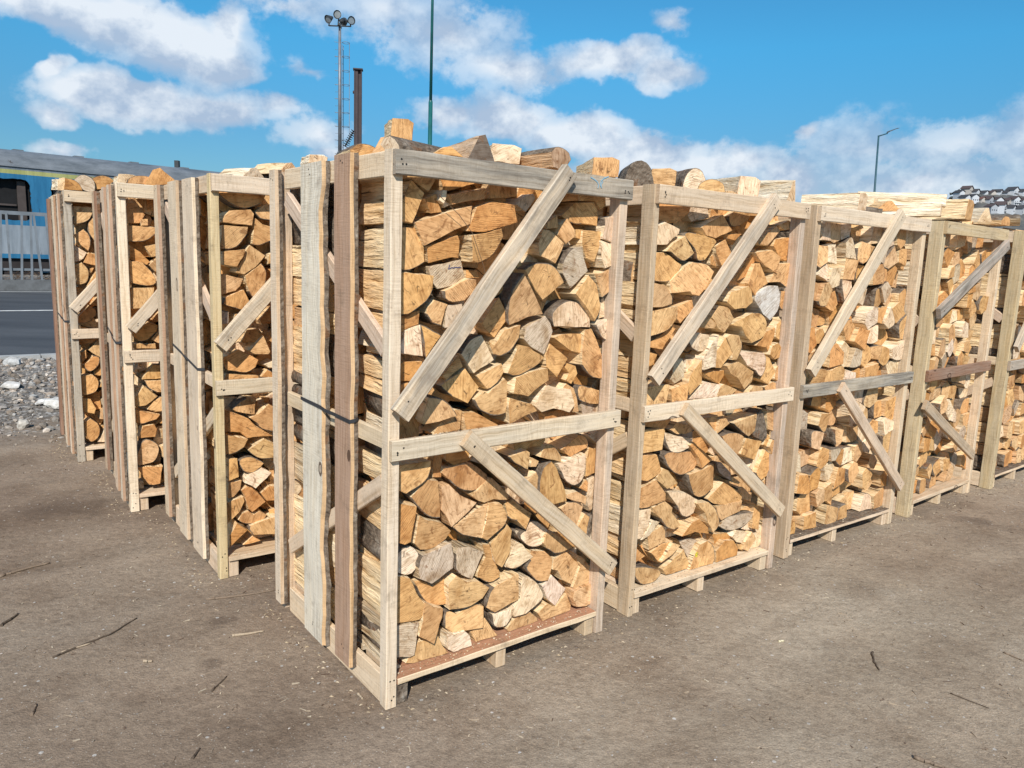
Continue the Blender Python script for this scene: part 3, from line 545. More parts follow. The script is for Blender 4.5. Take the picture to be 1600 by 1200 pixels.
# ------------------------------------------------------------------ logs
LOG_FACES = {
'c1':'''y74 50,1905 113,1914 155,1888 188,1874 213,1917 222,1959 55,1960
o50 66,1765 110,1758 159,1868 105,1908 98,1906 57,1805
o89 242,1929 263,1881 324,1897 390,1919 381,1975 235,1956
o60 160,1850 187,1798 237,1806 207,1872
o137 172,1775 228,1798 234,1819 204,1853
p39 206,1844 226,1832 236,1852 241,1885 223,1884
o55 270,1835 351,1855 418,1866 424,1906 255,1870
p63 231,1839 243,1820 271,1836 251,1848
y49 157,1686 282,1747 350,1773 358,1839 246,1807 117,1764
o42 336,1746 421,1748 486,1766 560,1790 538,1854 438,1861 371,1836
o68 439,1868 505,1876 577,1887 577,1952 436,1939
p102 434,1941 470,1965 401,1958
y62 48,1603* 105,1601* 169,1630 168,1691 128,1755 66,1747
o63 183,1626 287,1650 315,1648 316,1711 305,1732 241,1708 172,1686
y47 360,1638 389,1633* 457,1665* 502,1737 490,1766 414,1745 345,1733
g74 208,1557 229,1535 354,1562 329,1646 187,1616
o45 54,1450* 95,1447* 168,1496* 191,1536 193,1587 58,1597
y51 249,1504* 280,1488 336,1495 388,1542 383,1575 344,1577 245,1530*
o109 376,1575 439,1576 423,1606 375,1608
y67 183,1472 177,1449* 207,1414* 248,1402 264,1463 274,1483 212,1500
g65 263,1448 257,1393 337,1412 335,1489 272,1480
o69 61,1366 97,1394 155,1412 158,1464 67,1442
o63 438,1385 485,1350 551,1432 497,1511 423,1410
o107 450,1412 488,1491 548,1531 547,1559 465,1497 401,1413
p61 166,1295 159,1364 153,1413 95,1392 65,1310
o47 156,1383* 167,1288 210,1344 236,1372* 150,1415*
o71 54,1206 173,1205 169,1279 52,1278
o75 48,1147 150,1148 129,1202 64,1200
o94 94,971 173,980 175,1049 178,1124 92,1126
y47 171,1106 155,1063 166,1047 230,1050 311,1066* 285,1108* 242,1139* 187,1149
y72 246,1040 219,997 343,1005 354,1079 323,1086
o66 357,1033 370,994 518,990 521,1006 404,1070 353,1071
o66 245,1219 267,1200 308,1227 349,1249 328,1295
y49 246,1174* 285,1144 356,1109 411,1168 349,1245 237,1186*
p60 387,1218 482,1267 422,1368* 372,1351* 330,1297
y52 439,1162 447,1155* 510,1191 528,1219 519,1254 481,1240 396,1210
y44 406,1082* 479,1050* 541,1054 547,1184 535,1194 449,1141 430,1152 379,1125*
y44 474,1288* 500,1280* 550,1300* 587,1352 588,1405 515,1385 472,1322 445,1341
y49 566,1277 538,1212* 586,1199* 682,1229* 734,1265 644,1314 588,1326
y42 564,1132 641,1113 709,1153 754,1173 747,1223 676,1217 577,1195
y42 542,1089 554,1008 649,1037 706,1048 671,1081 613,1096 545,1118
p50 687,1070 730,1038 790,1049 880,1024 904,1056 873,1127 741,1153
y61 834,1131 891,1072 917,1015 949,1015* 931,1076* 905,1126 854,1153
o50 736,1275 741,1225 793,1179 851,1256 761,1322
o68 881,1188 865,1158 898,1139 931,1185 915,1220 865,1236 848,1220
y79 889,1281 948,1268 956,1353 840,1354 793,1341
y57 940,1291 940,1223* 990,1172* 1057,1154* 1090,1158 1090,1208 1054,1266 1025,1329 994,1377 957,1372
y78 1080,1255 1090,1189 1090,1186 1090,1305 1072,1294
y78 945,1131* 952,1068* 1014,1045 1090,1038 1090,1097 1018,1118*
g97 989,997 1090,993 1090,1030 975,1059
o150 1090,1094 1090,1077 1090,1129 1090,1127
o97 781,993 925,982 933,1003 876,1036 771,1022
o104 556,1116 588,1113 621,1183 584,1185
p67 614,1830 666,1888 657,1905 618,1896 560,1856
o99 594,1871 671,1904 717,1957 613,1954
o61 758,1876 872,1893 876,1922 855,1948 796,1943 765,1907
o65 885,1894 973,1898 1007,1865 1043,1886 1038,1938 868,1947
o63 849,1807* 906,1804 991,1799 987,1860 957,1895 857,1886 796,1829
y65 723,1772 784,1781 773,1834 725,1800
y55 773,1753 818,1717 867,1751 861,1779 819,1824 787,1797
y54 672,1711 682,1668 762,1638 797,1697 808,1723 734,1772 701,1774
y56 907,1727 931,1663 977,1649 1008,1731 1018,1780 910,1781
o72 883,1745 921,1740 924,1784 876,1783
g53 799,1643 802,1602 849,1540 950,1614 921,1669 907,1717 859,1709*
p38 1008,1803 999,1747 1060,1733 1090,1739 1090,1814 1055,1844 1001,1834*
p38 1005,1665 1022,1625 1090,1649 1090,1736 1060,1730 996,1745
y42 994,1559 1016,1505* 1088,1543* 1090,1595 1090,1639 1013,1609 967,1605
y40 860,1523 931,1460 980,1406* 1014,1453* 1010,1506* 991,1566* 943,1602
p62 1034,1464 1024,1414 1090,1429 1090,1529 1036,1498
p40 1032,1334* 1090,1318 1090,1320 1090,1421 1007,1414 986,1396*
y51 624,1593 671,1531 710,1494 778,1541 819,1567* 765,1627* 706,1644* 646,1637* 607,1614
y41 537,1525* 526,1440* 535,1399 628,1429 709,1440 642,1544 596,1605*
p63 773,1441* 785,1386 859,1384 981,1379 975,1421* 933,1469* 878,1492* 826,1486*
g150 800,1434 868,1460 920,1493 899,1537 793,1483
g51 612,1344 650,1311 726,1275 772,1371 757,1404 726,1436 622,1391
o108 587,1553 648,1619 625,1666 590,1658 563,1568
y43 63,815 98,797* 178,833* 201,878 200,912 58,910 55,904
o82 233,828 272,821 270,924 229,929
o80 283,889 327,861 386,872 405,876 362,932 282,930
y54 290,819* 338,774* 410,759* 464,780 459,819 410,859 376,870 267,866 257,849
y62 125,778* 160,729* 206,685* 261,670 241,824 185,839
s54 253,705 272,683 299,630 346,657 419,709 339,754 290,803 255,799
y46 413,719 444,705 494,711 570,695 574,715 483,802 460,805 382,743
y51 353,588* 445,555 461,643 471,704 410,682 304,629*
y41 470,542* 551,599* 557,642 527,691 468,704 459,627 442,557
o41 56,622 89,607 114,614 143,746 47,774
y58 168,565* 220,555* 284,577 313,610 261,655 186,682 155,706 136,598
p63 51,547* 57,504* 117,473* 151,486* 166,524* 161,560* 126,591* 92,584*
g39 149,504 159,455 212,423 308,468 310,513 294,578 164,552*
g50 319,521* 323,454* 350,425 408,391 462,497 392,535 324,546
y62 476,469 435,411 436,390* 496,354* 550,363 551,387 512,451 494,520 458,527
y58 505,471 522,430 553,407 594,459 604,560 580,589 494,524
y50 47,301 165,288 189,311 185,348 149,405 120,469 54,493 47,481
y76 167,413* 186,370* 215,333* 266,310* 303,307 289,423 235,397 181,436 156,435
y39 294,297* 377,285* 450,307 482,347 431,386 370,398 320,436 284,409
y37 483,327* 462,267 511,230 638,253 632,371 562,359 502,346*
p64 581,397* 636,378* 682,395 726,416 660,488 621,510 580,415
p44 643,252 599,214 617,179 681,174 737,196* 779,229* 744,299* 694,339 649,354
p65 680,539* 652,521* 670,489* 714,458* 767,462* 791,493* 797,520* 743,569* 704,573*
g95 663,502 694,474 711,492* 674,531* 636,542*
y43 784,445* 826,414* 867,411 926,422 825,509 780,520 760,474
y61 713,404* 689,374* 717,331* 758,296* 808,288 823,336 829,385 782,432 711,447
y59 831,335 859,325 889,273 943,240 990,325 959,354 909,402 832,382
y63 999,310 960,217 978,203 1090,219 1090,266 1011,352 967,362
p64 816,197 864,154 927,221 832,311 771,278
s46 945,178 972,130 1031,118 1080,124 1078,221 952,210
o51 1090,116 1090,119 1090,177 1090,178
y50 911,539 950,510 987,595* 942,624* 896,630 852,608
y40 1001,459 1024,543 994,564 941,511
k82 1048,436* 1083,429* 1090,511* 1090,539* 1071,514*
p65 1062,412 1083,397 1090,398 1090,534 1077,474
y59 580,619* 626,593 670,547 701,614 640,659 601,690 565,676
y64 781,111 877,111 959,111 964,132 936,196 864,151 816,182 755,154
y64 599,111 675,111 774,111* 770,127* 728,166 637,164 588,127
y40 173,287 153,228 223,176 252,255 266,278 269,310 222,332 182,362
g49 64,237 55,166 129,143 149,146 158,235 163,283 49,299 58,288
y60 143,111 218,111 304,111 278,149 259,195 169,191 114,119
p44 291,132 318,111 414,111 400,161 372,190 323,187 282,202
y57 284,219 320,190 467,171 470,264 424,285 340,264* 291,284*
y63 438,111 549,112 486,205 413,160
p55 523,160* 556,142* 593,144* 615,177 607,218 508,220*
g60 48,111 99,111 99,117 49,148 49,140
o79 612,871 707,893 754,887 779,912 777,936 605,926
y40 562,870* 608,835* 663,807 667,883 646,896 558,878*
y67 694,809 724,805 739,830 696,853
y48 842,814 845,838* 820,872* 784,901 753,901 720,853
o61 907,823 961,841 1010,853* 1011,874* 989,909* 951,922 906,901 845,866
p40 837,778* 867,728* 919,701* 964,721* 979,776 975,837 884,824 817,812
p83 1087,849 1090,847 1090,923 1025,900
o80 1015,801 1017,713 1090,724 1090,886 1085,832 1026,853
p86 1036,705 1044,593 1067,544 1090,550 1090,711 1046,707
o68 1025,645 1026,696 1011,710 970,676
y42 878,652 968,618 993,603 1000,639 941,673 873,670
y43 746,808* 724,736* 736,682* 804,636 875,641 868,685 816,798 788,829*
y59 732,682 745,680* 719,791 660,755
o158 930,848 1013,882 1079,908 849,904''',
'c2':'''o79 56,1834 225,1842 305,1894 328,1952 66,1938
g95 319,1881 344,1853 483,1881 459,1952 333,1948
y81 626,1849* 706,1856 768,1887 802,1945 669,1947 596,1897*
o111 496,1867 535,1864 625,1905 676,1948 502,1946
p39 49,1737 136,1740 213,1794 218,1815 126,1840 58,1819 65,1755
y56 261,1796* 348,1724* 376,1676* 428,1678 509,1769 492,1783 346,1805*
y53 418,1794 488,1783 607,1828 527,1900 380,1831
y42 163,1713* 222,1682* 273,1672* 334,1709 253,1789 180,1751 135,1712
o71 596,1788 661,1780 713,1818 585,1812
y77 534,1715 573,1651 644,1719 595,1788 529,1750
y109 526,1659 616,1641 574,1721 522,1699
y58 67,1580* 146,1572* 221,1591* 264,1654 153,1708 60,1705
y39 193,1523 314,1531 330,1516 375,1511 429,1561 474,1630* 417,1663* 327,1671 265,1645 180,1577
y48 53,1459 140,1458 215,1472* 210,1520 157,1563 53,1571
o86 723,1582* 820,1614 858,1710 843,1751 674,1581*
o56 828,1510 842,1532 932,1575 855,1679 821,1678 768,1573
y47 831,1700 889,1659 983,1624 1005,1715 937,1747 806,1730
y63 1034,1849 1115,1859 1119,1891 1080,1905 977,1873
y60 831,1767 901,1764 1003,1848 972,1872 820,1787
o65 969,1767 1033,1705 1120,1688 1120,1822 981,1804
y46 1024,1582* 1093,1555* 1120,1567 1120,1687 991,1678 926,1580
y58 1052,1456* 1112,1427 1120,1437 1120,1544 1048,1538*
w49 821,1490 911,1414 978,1381 1034,1429* 1039,1516 1004,1565 915,1564 833,1527
y49 660,1444 759,1448 823,1479 802,1563 625,1531 591,1480
y50 47,1322* 181,1348* 246,1400 254,1463 50,1441
o65 272,1398 295,1378 383,1451 364,1496 265,1462
y58 535,1384 563,1348 614,1326 686,1397 638,1455 557,1466 509,1405
y61 543,1350 556,1373 481,1413 426,1356
p46 374,1258* 421,1244 426,1335 380,1338 333,1295*
p61 440,1239 471,1237 507,1256 507,1323 444,1330
y45 596,1150 672,1223 608,1312 546,1226 563,1152
p44 453,1148 553,1158 561,1287 573,1323 522,1289 442,1205
y42 668,1226 668,1189 710,1187* 751,1254* 726,1313 651,1321 612,1307
y48 746,1355 786,1306 843,1266* 926,1301* 934,1367* 882,1421* 812,1428 669,1367
o63 974,1238 996,1215 1038,1296 1039,1346 970,1326 892,1252
y64 1049,1290 1120,1254 1120,1249 1120,1398 1120,1403 1048,1363
y48 1045,1170 1108,1183 1090,1240 1058,1264 1005,1249 995,1200
y53 1117,1171 1069,1123 1060,1061 1120,1039 1120,1129 1120,1248 1106,1245
y63 988,1143 926,1074 1022,1036 1077,1104 1018,1186 971,1199
p44 802,1155 875,1124* 916,1088* 955,1125* 963,1191 942,1214 853,1223 732,1228
y49 670,1119 740,1093 818,1025 882,1062 883,1117 728,1180 623,1164
o69 570,1090 621,1066 656,1111 653,1138 486,1132
p58 510,1002 589,1006 614,1068 492,1092 398,1006
y53 600,1001 707,998 753,1032 632,1070 602,1048
y76 739,980 808,980 848,1005 767,1027
y62 867,983 991,991 986,1025 894,1043 855,1007
y60 1006,996 1120,997 1120,1032 1062,1051 992,1025
o94 126,1175 153,1183 183,1236 133,1248
g59 257,1182 250,1113 267,1087 345,1117 338,1178 320,1214 260,1227
o95 249,1097 300,1094 300,1170 257,1157
p84 372,1142 413,1119 440,1148 488,1203 374,1198
o44 356,1068 375,1030 456,1091 446,1205 371,1133
o38 245,1009 348,1008 353,1099 238,1072
y44 64,990 203,989 221,1097 51,1098
o78 110,1270 192,1257 282,1358 259,1368 108,1295
o69 91,902 243,871 290,918 90,922
y60 308,843* 369,834 445,841 410,877 317,902 261,871*
y48 48,775 207,778 219,873 211,884 67,893
p58 243,812* 278,762* 339,746* 413,761 439,805 330,831 231,862*
y58 237,725* 287,666* 374,628* 481,640 508,679 462,739* 241,761*
o54 51,651 127,633 218,662 223,676 186,758 64,766
y54 190,645 200,623 278,569 351,590 268,670 230,686
y54 64,515* 161,504 257,520 257,557 191,634 57,595
y51 435,562* 480,506* 554,489* 632,521 611,656 528,640 404,631*
o41 477,703 508,646 583,684 428,795 399,782
y58 549,874 613,813 637,881 626,909 506,904
y37 595,814 692,864 659,894 610,893
y38 817,795* 864,773 913,802 918,891 723,860*
k45 918,771* 1014,738* 1025,788* 970,908* 933,855*
y52 1034,792 1102,773 1120,794 1120,888 1017,902
y39 690,732 782,682 813,711 830,777* 632,804
y50 814,681 945,630 1003,732 855,766
y58 1068,682 1099,725 1056,765 1018,705
y38 1047,695 1093,637 1120,639 1108,729* 1068,739
p81 1010,543 1085,669 1028,676 941,582
o55 976,555* 1024,506 1068,524 1120,611* 1056,673
y62 1107,522 1120,515 1120,612 1120,616
y74 1120,415 1120,445 1120,491 1120,511 1072,489
g82 697,587* 808,525 802,572 706,647 664,653*
y76 808,521 863,502 880,511 803,556
y64 659,428* 764,408* 872,416 876,456 721,540 606,460*
y67 872,421 957,395 976,422 890,488 846,489
p60 362,474* 399,419* 448,394* 494,408 509,482 418,530 347,546 278,557
y47 178,472 233,431* 275,381* 337,355 389,370 312,449 317,474 261,516 168,500
p60 65,351 110,345* 176,406 183,489 57,497
y39 549,411 581,349 630,284* 683,325* 647,410* 584,460 478,472
y56 693,352 712,332 864,362 875,419 668,413
g59 794,258* 909,259* 985,305* 981,336* 766,344 712,296*
y77 912,348 1025,323 1017,378 894,351
o46 977,239 1035,222 1033,360 974,388
o64 1078,287 1120,282 1109,336 1060,344
p75 1020,210 1009,290 915,242
o37 485,318 611,282 598,319 509,385 455,378 376,317
p60 174,348 249,409 188,430 118,338
y59 288,300 282,360 257,392 166,350 180,273
o59 262,191 310,230 349,293 267,293 189,261
y37 324,229 381,272 325,294 244,203
o41 56,237 137,262 67,320 53,319
o109 200,241 265,183 312,162 218,280 159,292
y38 99,139* 159,111* 224,121* 241,171* 66,220*
y62 317,117* 366,111* 483,111 505,120 437,230 284,153
g80 459,214 515,140 587,228* 518,264* 422,272
y42 476,111 571,113 655,111* 669,132* 651,205* 604,251 540,238 487,143
o42 680,111* 776,111* 862,111 866,149 823,205 743,221 671,177
o83 714,183 742,166 841,211 802,242 689,252
p57 863,180 920,163 957,221 845,255 813,225
y48 925,171 912,132 961,111 1025,175 981,226
p63 1002,111 1063,111 1118,133 1084,238 1044,191
y63 1120,112 1120,124 1119,256 1081,257
y61 883,139 931,117 926,154 870,172''',
'L2':'''o51 96,1874* 153,1848* 199,1851* 262,1880 285,1933 47,1914*
y41 210,1766 220,1824 202,1845 95,1832 54,1774
y51 50,1647* 112,1651* 149,1674* 187,1728 191,1762 64,1765
y58 250,1805* 320,1794 321,1878 270,1874 226,1834*
y60 211,1676* 245,1671* 316,1703 324,1766 263,1778 226,1807
y44 65,1574 129,1563 167,1619 177,1654 60,1638
y64 167,1613 128,1537 168,1526 226,1564 278,1625 203,1676 183,1650
y53 52,1426 126,1448 148,1473 165,1510 49,1534
y56 189,1444* 214,1407* 253,1435* 273,1489* 277,1553* 255,1587 194,1539 172,1523
o45 58,1386* 119,1364* 168,1351 188,1401 161,1458 67,1417*
y72 292,1581 328,1585 329,1643 297,1635
o103 338,1511 332,1565 299,1558
y78 127,1285 181,1338 122,1336
g62 50,1282 88,1287 93,1347 48,1354
o59 251,1278 313,1299 301,1374 238,1304
o65 159,1190 222,1191 262,1231 240,1261 176,1256 146,1193
y42 207,1132 278,1129 288,1142 254,1228 176,1153
o50 59,1067* 110,1052* 167,1042* 215,1066 232,1104 181,1136 131,1163 47,1121*
o53 55,1003 231,1002 231,1022 67,1041
p77 286,1055 319,1053 316,1096 266,1072
o78 315,993 316,1026* 283,1048 243,1011
y83 290,1196 323,1175 321,1251 275,1239
y55 117,843 206,821 217,910 169,914* 130,894* 95,858
y50 210,782* 242,742* 308,721 310,853 277,876 227,830 178,808
o57 49,749 134,735 168,701 237,704 300,700 212,760 174,807 104,840 53,863
y36 47,631* 94,635* 145,662 165,703 67,735 48,743
y50 194,609* 233,587* 306,584 307,660 251,694 165,640*
y54 141,534* 190,517* 230,542 250,563* 182,606* 123,593*
o104 278,853 306,895 262,898
o38 61,493 115,508 110,612 67,613
y56 61,394* 94,401* 127,437 135,490 65,485
p46 144,471 176,453 199,434 290,508 237,543 145,501
o52 148,397 163,326 182,307 256,352 223,399 185,440 159,450 129,434
o60 259,353 313,348 314,425 277,434 229,399
y51 54,268 61,274 120,320 147,377 141,400 48,380
y62 138,251* 187,242* 237,247* 265,278 225,306 191,290 166,316 133,308 112,273*
y40 160,220* 182,184 303,168 305,270 271,266 164,240*
o37 64,170 60,138 153,225 99,273 62,209
o74 172,129 233,138 190,172 136,129
o103 289,261 320,252 320,291 282,291''',
'L3':'''o72 67,1777 129,1781 163,1834 114,1907 67,1901 54,1870
y59 138,1768 174,1770 176,1813 128,1810
y52 60,1670* 154,1679* 212,1724 221,1764 53,1768
o111 178,1866 263,1867 266,1963 177,1947
y61 184,1580 262,1604 264,1675 146,1648
o72 62,1563 163,1531 180,1554 126,1613 66,1653
y57 200,1493 257,1490 260,1587 224,1590 165,1532
o38 65,1423* 149,1407* 203,1425* 185,1486* 131,1550 55,1557
o77 265,1379 267,1446 230,1446 204,1397
y41 65,1267 137,1271 188,1337 194,1399 53,1397
o71 203,1183 270,1191 272,1263 235,1263 167,1197
o48 93,1067* 138,1070* 197,1127 207,1167 155,1186 59,1134 67,1094
y57 196,1054 262,1038 265,1129 212,1139 164,1077
y47 62,1023 193,1019 190,1051 58,1054
y61 244,826* 226,904* 171,922 99,827
y36 134,776* 181,746 237,742 239,819 112,822*
p83 49,877 115,899 92,922 58,878
y47 118,661 189,717 109,791 55,717 57,657
y56 166,617 243,614 239,719* 169,693 125,635
o48 51,558* 93,547* 177,571 199,600 53,642
o79 251,519 252,574 224,576 167,542
o49 166,455 178,508 162,541 93,532 67,456
y69 204,438 252,410 256,504 199,494
y52 48,292* 111,284* 161,305* 185,382* 151,432* 89,439*
y66 206,312 248,307 252,410 191,385
o51 90,189* 120,145* 183,144 201,261 47,275
y73 211,134 258,128 254,241 217,190
g78 47,122 91,118 90,173 49,177''',
'L4':'''o79 64,1941 256,1954 257,1975 59,1974
y49 67,1841* 59,1786* 155,1816* 196,1886 193,1915 67,1919
y56 157,1727* 187,1675 250,1672 253,1853 225,1862* 181,1838* 155,1795*
y57 100,1635 150,1594* 167,1648* 161,1711* 125,1757 60,1711
o61 199,1601 247,1597 250,1667 192,1665
p51 48,1507* 114,1535 140,1583 64,1634 59,1644
o51 129,1551 108,1508 159,1493 240,1485 244,1565 215,1570 149,1584
y46 67,1382 54,1339* 119,1356* 140,1404* 138,1463* 102,1510 49,1493
o40 140,1313 234,1390 237,1438 194,1448 121,1329
o78 164,1430 191,1485 151,1462
y86 60,1273 89,1246 136,1311 47,1332
o60 179,1182 238,1182 242,1286 218,1286 141,1193
o61 53,1053* 130,1063* 181,1117 178,1160 136,1193 62,1113
o61 191,1117 234,1110 237,1171 188,1160
p64 174,1062 232,1055 234,1094 165,1084
o55 49,890* 146,904 217,968 57,972*
y45 164,805 227,774 234,930 195,948 113,851
o63 100,790 99,854 61,837 64,746
o49 113,684* 177,732* 184,797* 144,808 109,763 66,738*
o76 180,644 247,659 251,743 210,745 140,656
o51 51,498* 147,528* 171,611* 137,660 47,655
y63 240,538 245,651 212,653 175,562
o56 49,376 131,354 146,396 112,474 56,487
g83 187,415 237,402 240,468 207,480 181,454
y75 169,304 239,298 244,393 177,389
o36 61,198* 94,139* 153,180* 157,266* 103,323 53,295
p60 238,118 242,223 200,228 138,129
g73 57,122 60,123 52,161 56,184''',
}

TOP_LOGS = [
('c1', 0.226, 0.34, 2.114, 0.088, 0.085, -20, 0.26, 'block', 'y', 'tan square-cut log standing highest on top of the nearest crate', 0),
('c1', 0.043, 0.08, 2.014, 0.1, 0.055, -78, 0.26, 'slab', 'g', 'grey bark slab lying along the top rail of the nearest crate', 38),
('c1', 0.403, 0.07, 2.047, 0.115, 0.095, -8, 0.33, 'wedge', 'd', 'split log with dark triangular end on top of the nearest crate', 0),
('c1', 0.758, 0.04, 2.044, 0.115, 0.085, 6, 0.36, 'barktop', 'r', 'bark-topped log with brown end above the long brace of the nearest crate', 8),
('c1', 0.595, 0.18, 2.057, 0.13, 0.07, -20, 0.3, 'block', 'p', 'pale split block behind the bark-topped log on the nearest crate', 0),
('c1', 1.019, 0.06, 2.039, 0.12, 0.08, -31, 0.3, 'block', 'y', 'tan block at the right end of the top of the nearest crate', 0),
('c1', 0.242, 0.04, 2.016, 0.11, 0.03, -10, 0.2, 'wedge', 'o', 'thin orange splinter on the top rail beside the dark triangular log', 0),
('c1', 0.074, 0.34, 2.023, 0.11, 0.05, -10, 0.26, 'slab', 'y', 'rough tan log above the left rail beside the corner slat', 0),
('c1', 0.073, 0.2, 2.024, 0.09, 0.075, -30, 0.28, 'wedge', 'y', 'tan wedge leaning behind the corner post of the nearest crate', 0),
('c1', 0.134, 0.9, 2.042, 0.08, 0.035, -10, 0.2, 'block', 'p', 'frayed pale log on the nearest crate above the wide grey slat', 0),
('c2', 0.058, 0.16, 2.042, 0.115, 0.13, -30, 0.2, 'stub', 'k', 'blackened bark stub on the left end of the second right crate', 0),
('c2', 0.149, 0.1, 2.038, 0.12, 0.085, -42, 0.3, 'block', 'y', 'tan block next to the blackened stub on the second right crate', 0),
('c2', 0.388, 0.12, 2.052, 0.12, 0.11, -26, 0.3, 'round', 'p', 'pale humped log on top of the second right crate', 0),
('c2', 0.438, 0.06, 2.027, 0.13, 0.06, -45, 0.3, 'round', 'y', 'low dark-edged half log between the humped log and pale log, second right crate', 0),
('c2', 0.742, 0.08, 2.047, 0.125, 0.1, -22, 0.34, 'block', 'p', 'long pale log showing fibrous side on the second right crate', 0),
('c2', 1.106, 0.08, 2.057, 0.07, 0.11, -6, 0.34, 'wedge', 'p', 'pale wedge log at the right end on top of the second right crate', 0),
('c3', 0.601, 0.1, 2.06, 0.11, 0.1, 5, 0.36, 'block', 'p', 'long pale log at the left end on top of the third right crate', 0),
('c3', 0.886, 0.18, 2.072, 0.12, 0.06, 12, 0.36, 'block', 'p', 'low pale log behind the long pale one on the third right crate', 0),
('c3', 0.818, 0.06, 2.048, 0.17, 0.06, -25, 0.3, 'wedge', 'o', 'orange wedge under the long pale log on the third right crate', 0),
('c4', 0.378, 0.16, 2.152, 0.07, 0.085, 24, 0.56, 'block', 'p', 'straight pale plank-like log highest on the third right crate', 0),
('c3', 1.47, 0.06, 2.064, 0.09, 0.075, 24, 0.44, 'block', 'p', 'torn pale log beside the brace head on the third right crate', 0),
('c4', 0.638, 0.1, 2.107, 0.17, 0.14, 2, 0.38, 'block', 'y', 'big tan block across the gap between third and fourth right crates', 0),
('c4', 0.88, 0.08, 2.087, 0.13, 0.1, -25, 0.3, 'wedge', 'p', 'pale block right of the big tan block, fourth right crate', 0),
('c5', 0.15, 0.2, 2.08, 0.2, 0.07, 0, 0.3, 'slab', 'o', 'orange log near the right end on top of the fourth right crate', 0),
('c5', 0.698, 0.3, 2.118, 0.25, 0.09, 20, 0.4, 'barktop', 'g', 'grey bark log far right on top of the fourth right crate', 0),
('L4', 0.024, 0.1, 2.066, 0.1, 0.08, 3, 0.25, 'block', 'p', 'crumbly pale log over the corner of the farthest left crate', 0),
('L4', 0.073, 0.06, 2.073, 0.12, 0.085, 0, 0.3, 'quarter', 'o', 'orange quarter log on top of the farthest left crate', 0),
('L4', 0.158, 0.1, 2.096, 0.13, 0.1, -15, 0.3, 'stub', 'g', 'grey bark log between two orange ones, farthest left crate', 25),
('L4', 0.276, 0.1, 2.106, 0.2, 0.1, 0, 0.3, 'round', 'o', 'orange half-round log at right on top of the farthest left crate', 0),
('L3', 0.082, 0.12, 2.041, 0.12, 0.055, 0, 0.3, 'block', 'p', 'splintered pale log on the corner of the third left crate', 0),
('L3', 0.157, 0.1, 2.043, 0.17, 0.05, 0, 0.3, 'round', 'y', 'low tan log in the middle on top of the third left crate', 0),
('L3', 0.243, 0.08, 2.068, 0.2, 0.1, -5, 0.3, 'wedge', 'o', 'large orange wedge standing proud on the third left crate', -14),
('L2', 0.23, 0.08, 2.022, 0.12, 0.05, 6, 0.3, 'wedge', 'p', 'pale flat split log on the rail of the second left crate', 0),
('L2', 0.417, 0.1, 2.062, 0.14, 0.06, 8, 0.33, 'wedge', 'y', 'tan split log where the second left crate meets the nearest crate', 0),
]

LTONE = {'y': [(.70, .415, .185), (.66, .375, .155), (.74, .46, .225), (.64, .395, .19), (.60, .34, .145)], 'o': [(.67, .35, .135), (.62, .31, .108), (.70, .39, .155)],
         'p': [(.84, .63, .42), (.87, .68, .48), (.78, .57, .37)], 'g': [(.64, .50, .35), (.56, .44, .31)], 'w': [(.74, .68, .59)],
         'k': [(.12, .10, .08)], 's': [(.70, .45, .24)], 'r': [(.50, .33, .20)], 'd': [(.16, .12, .09)]}
STONE = {'y': (.86, .67, .42), 'o': (.82, .58, .33), 'p': (.88, .75, .56), 'g': (.60, .48, .33), 'w': (.82, .74, .62), 'k': (.14, .11, .09), 's': (.62, .40, .22), 'r': (.60, .40, .24), 'd': (.62, .46, .32)}
def inset(P, d):
    cx = sum(p[0] for p in P)/len(P); cz = sum(p[1] for p in P)/len(P); r = math.sqrt(area(P)/math.pi)+1e-5; k = max(.8, 1-d/r)
    return [(cx+(p[0]-cx)*k, cz+(p[1]-cz)*k, p[2]) for p in P]
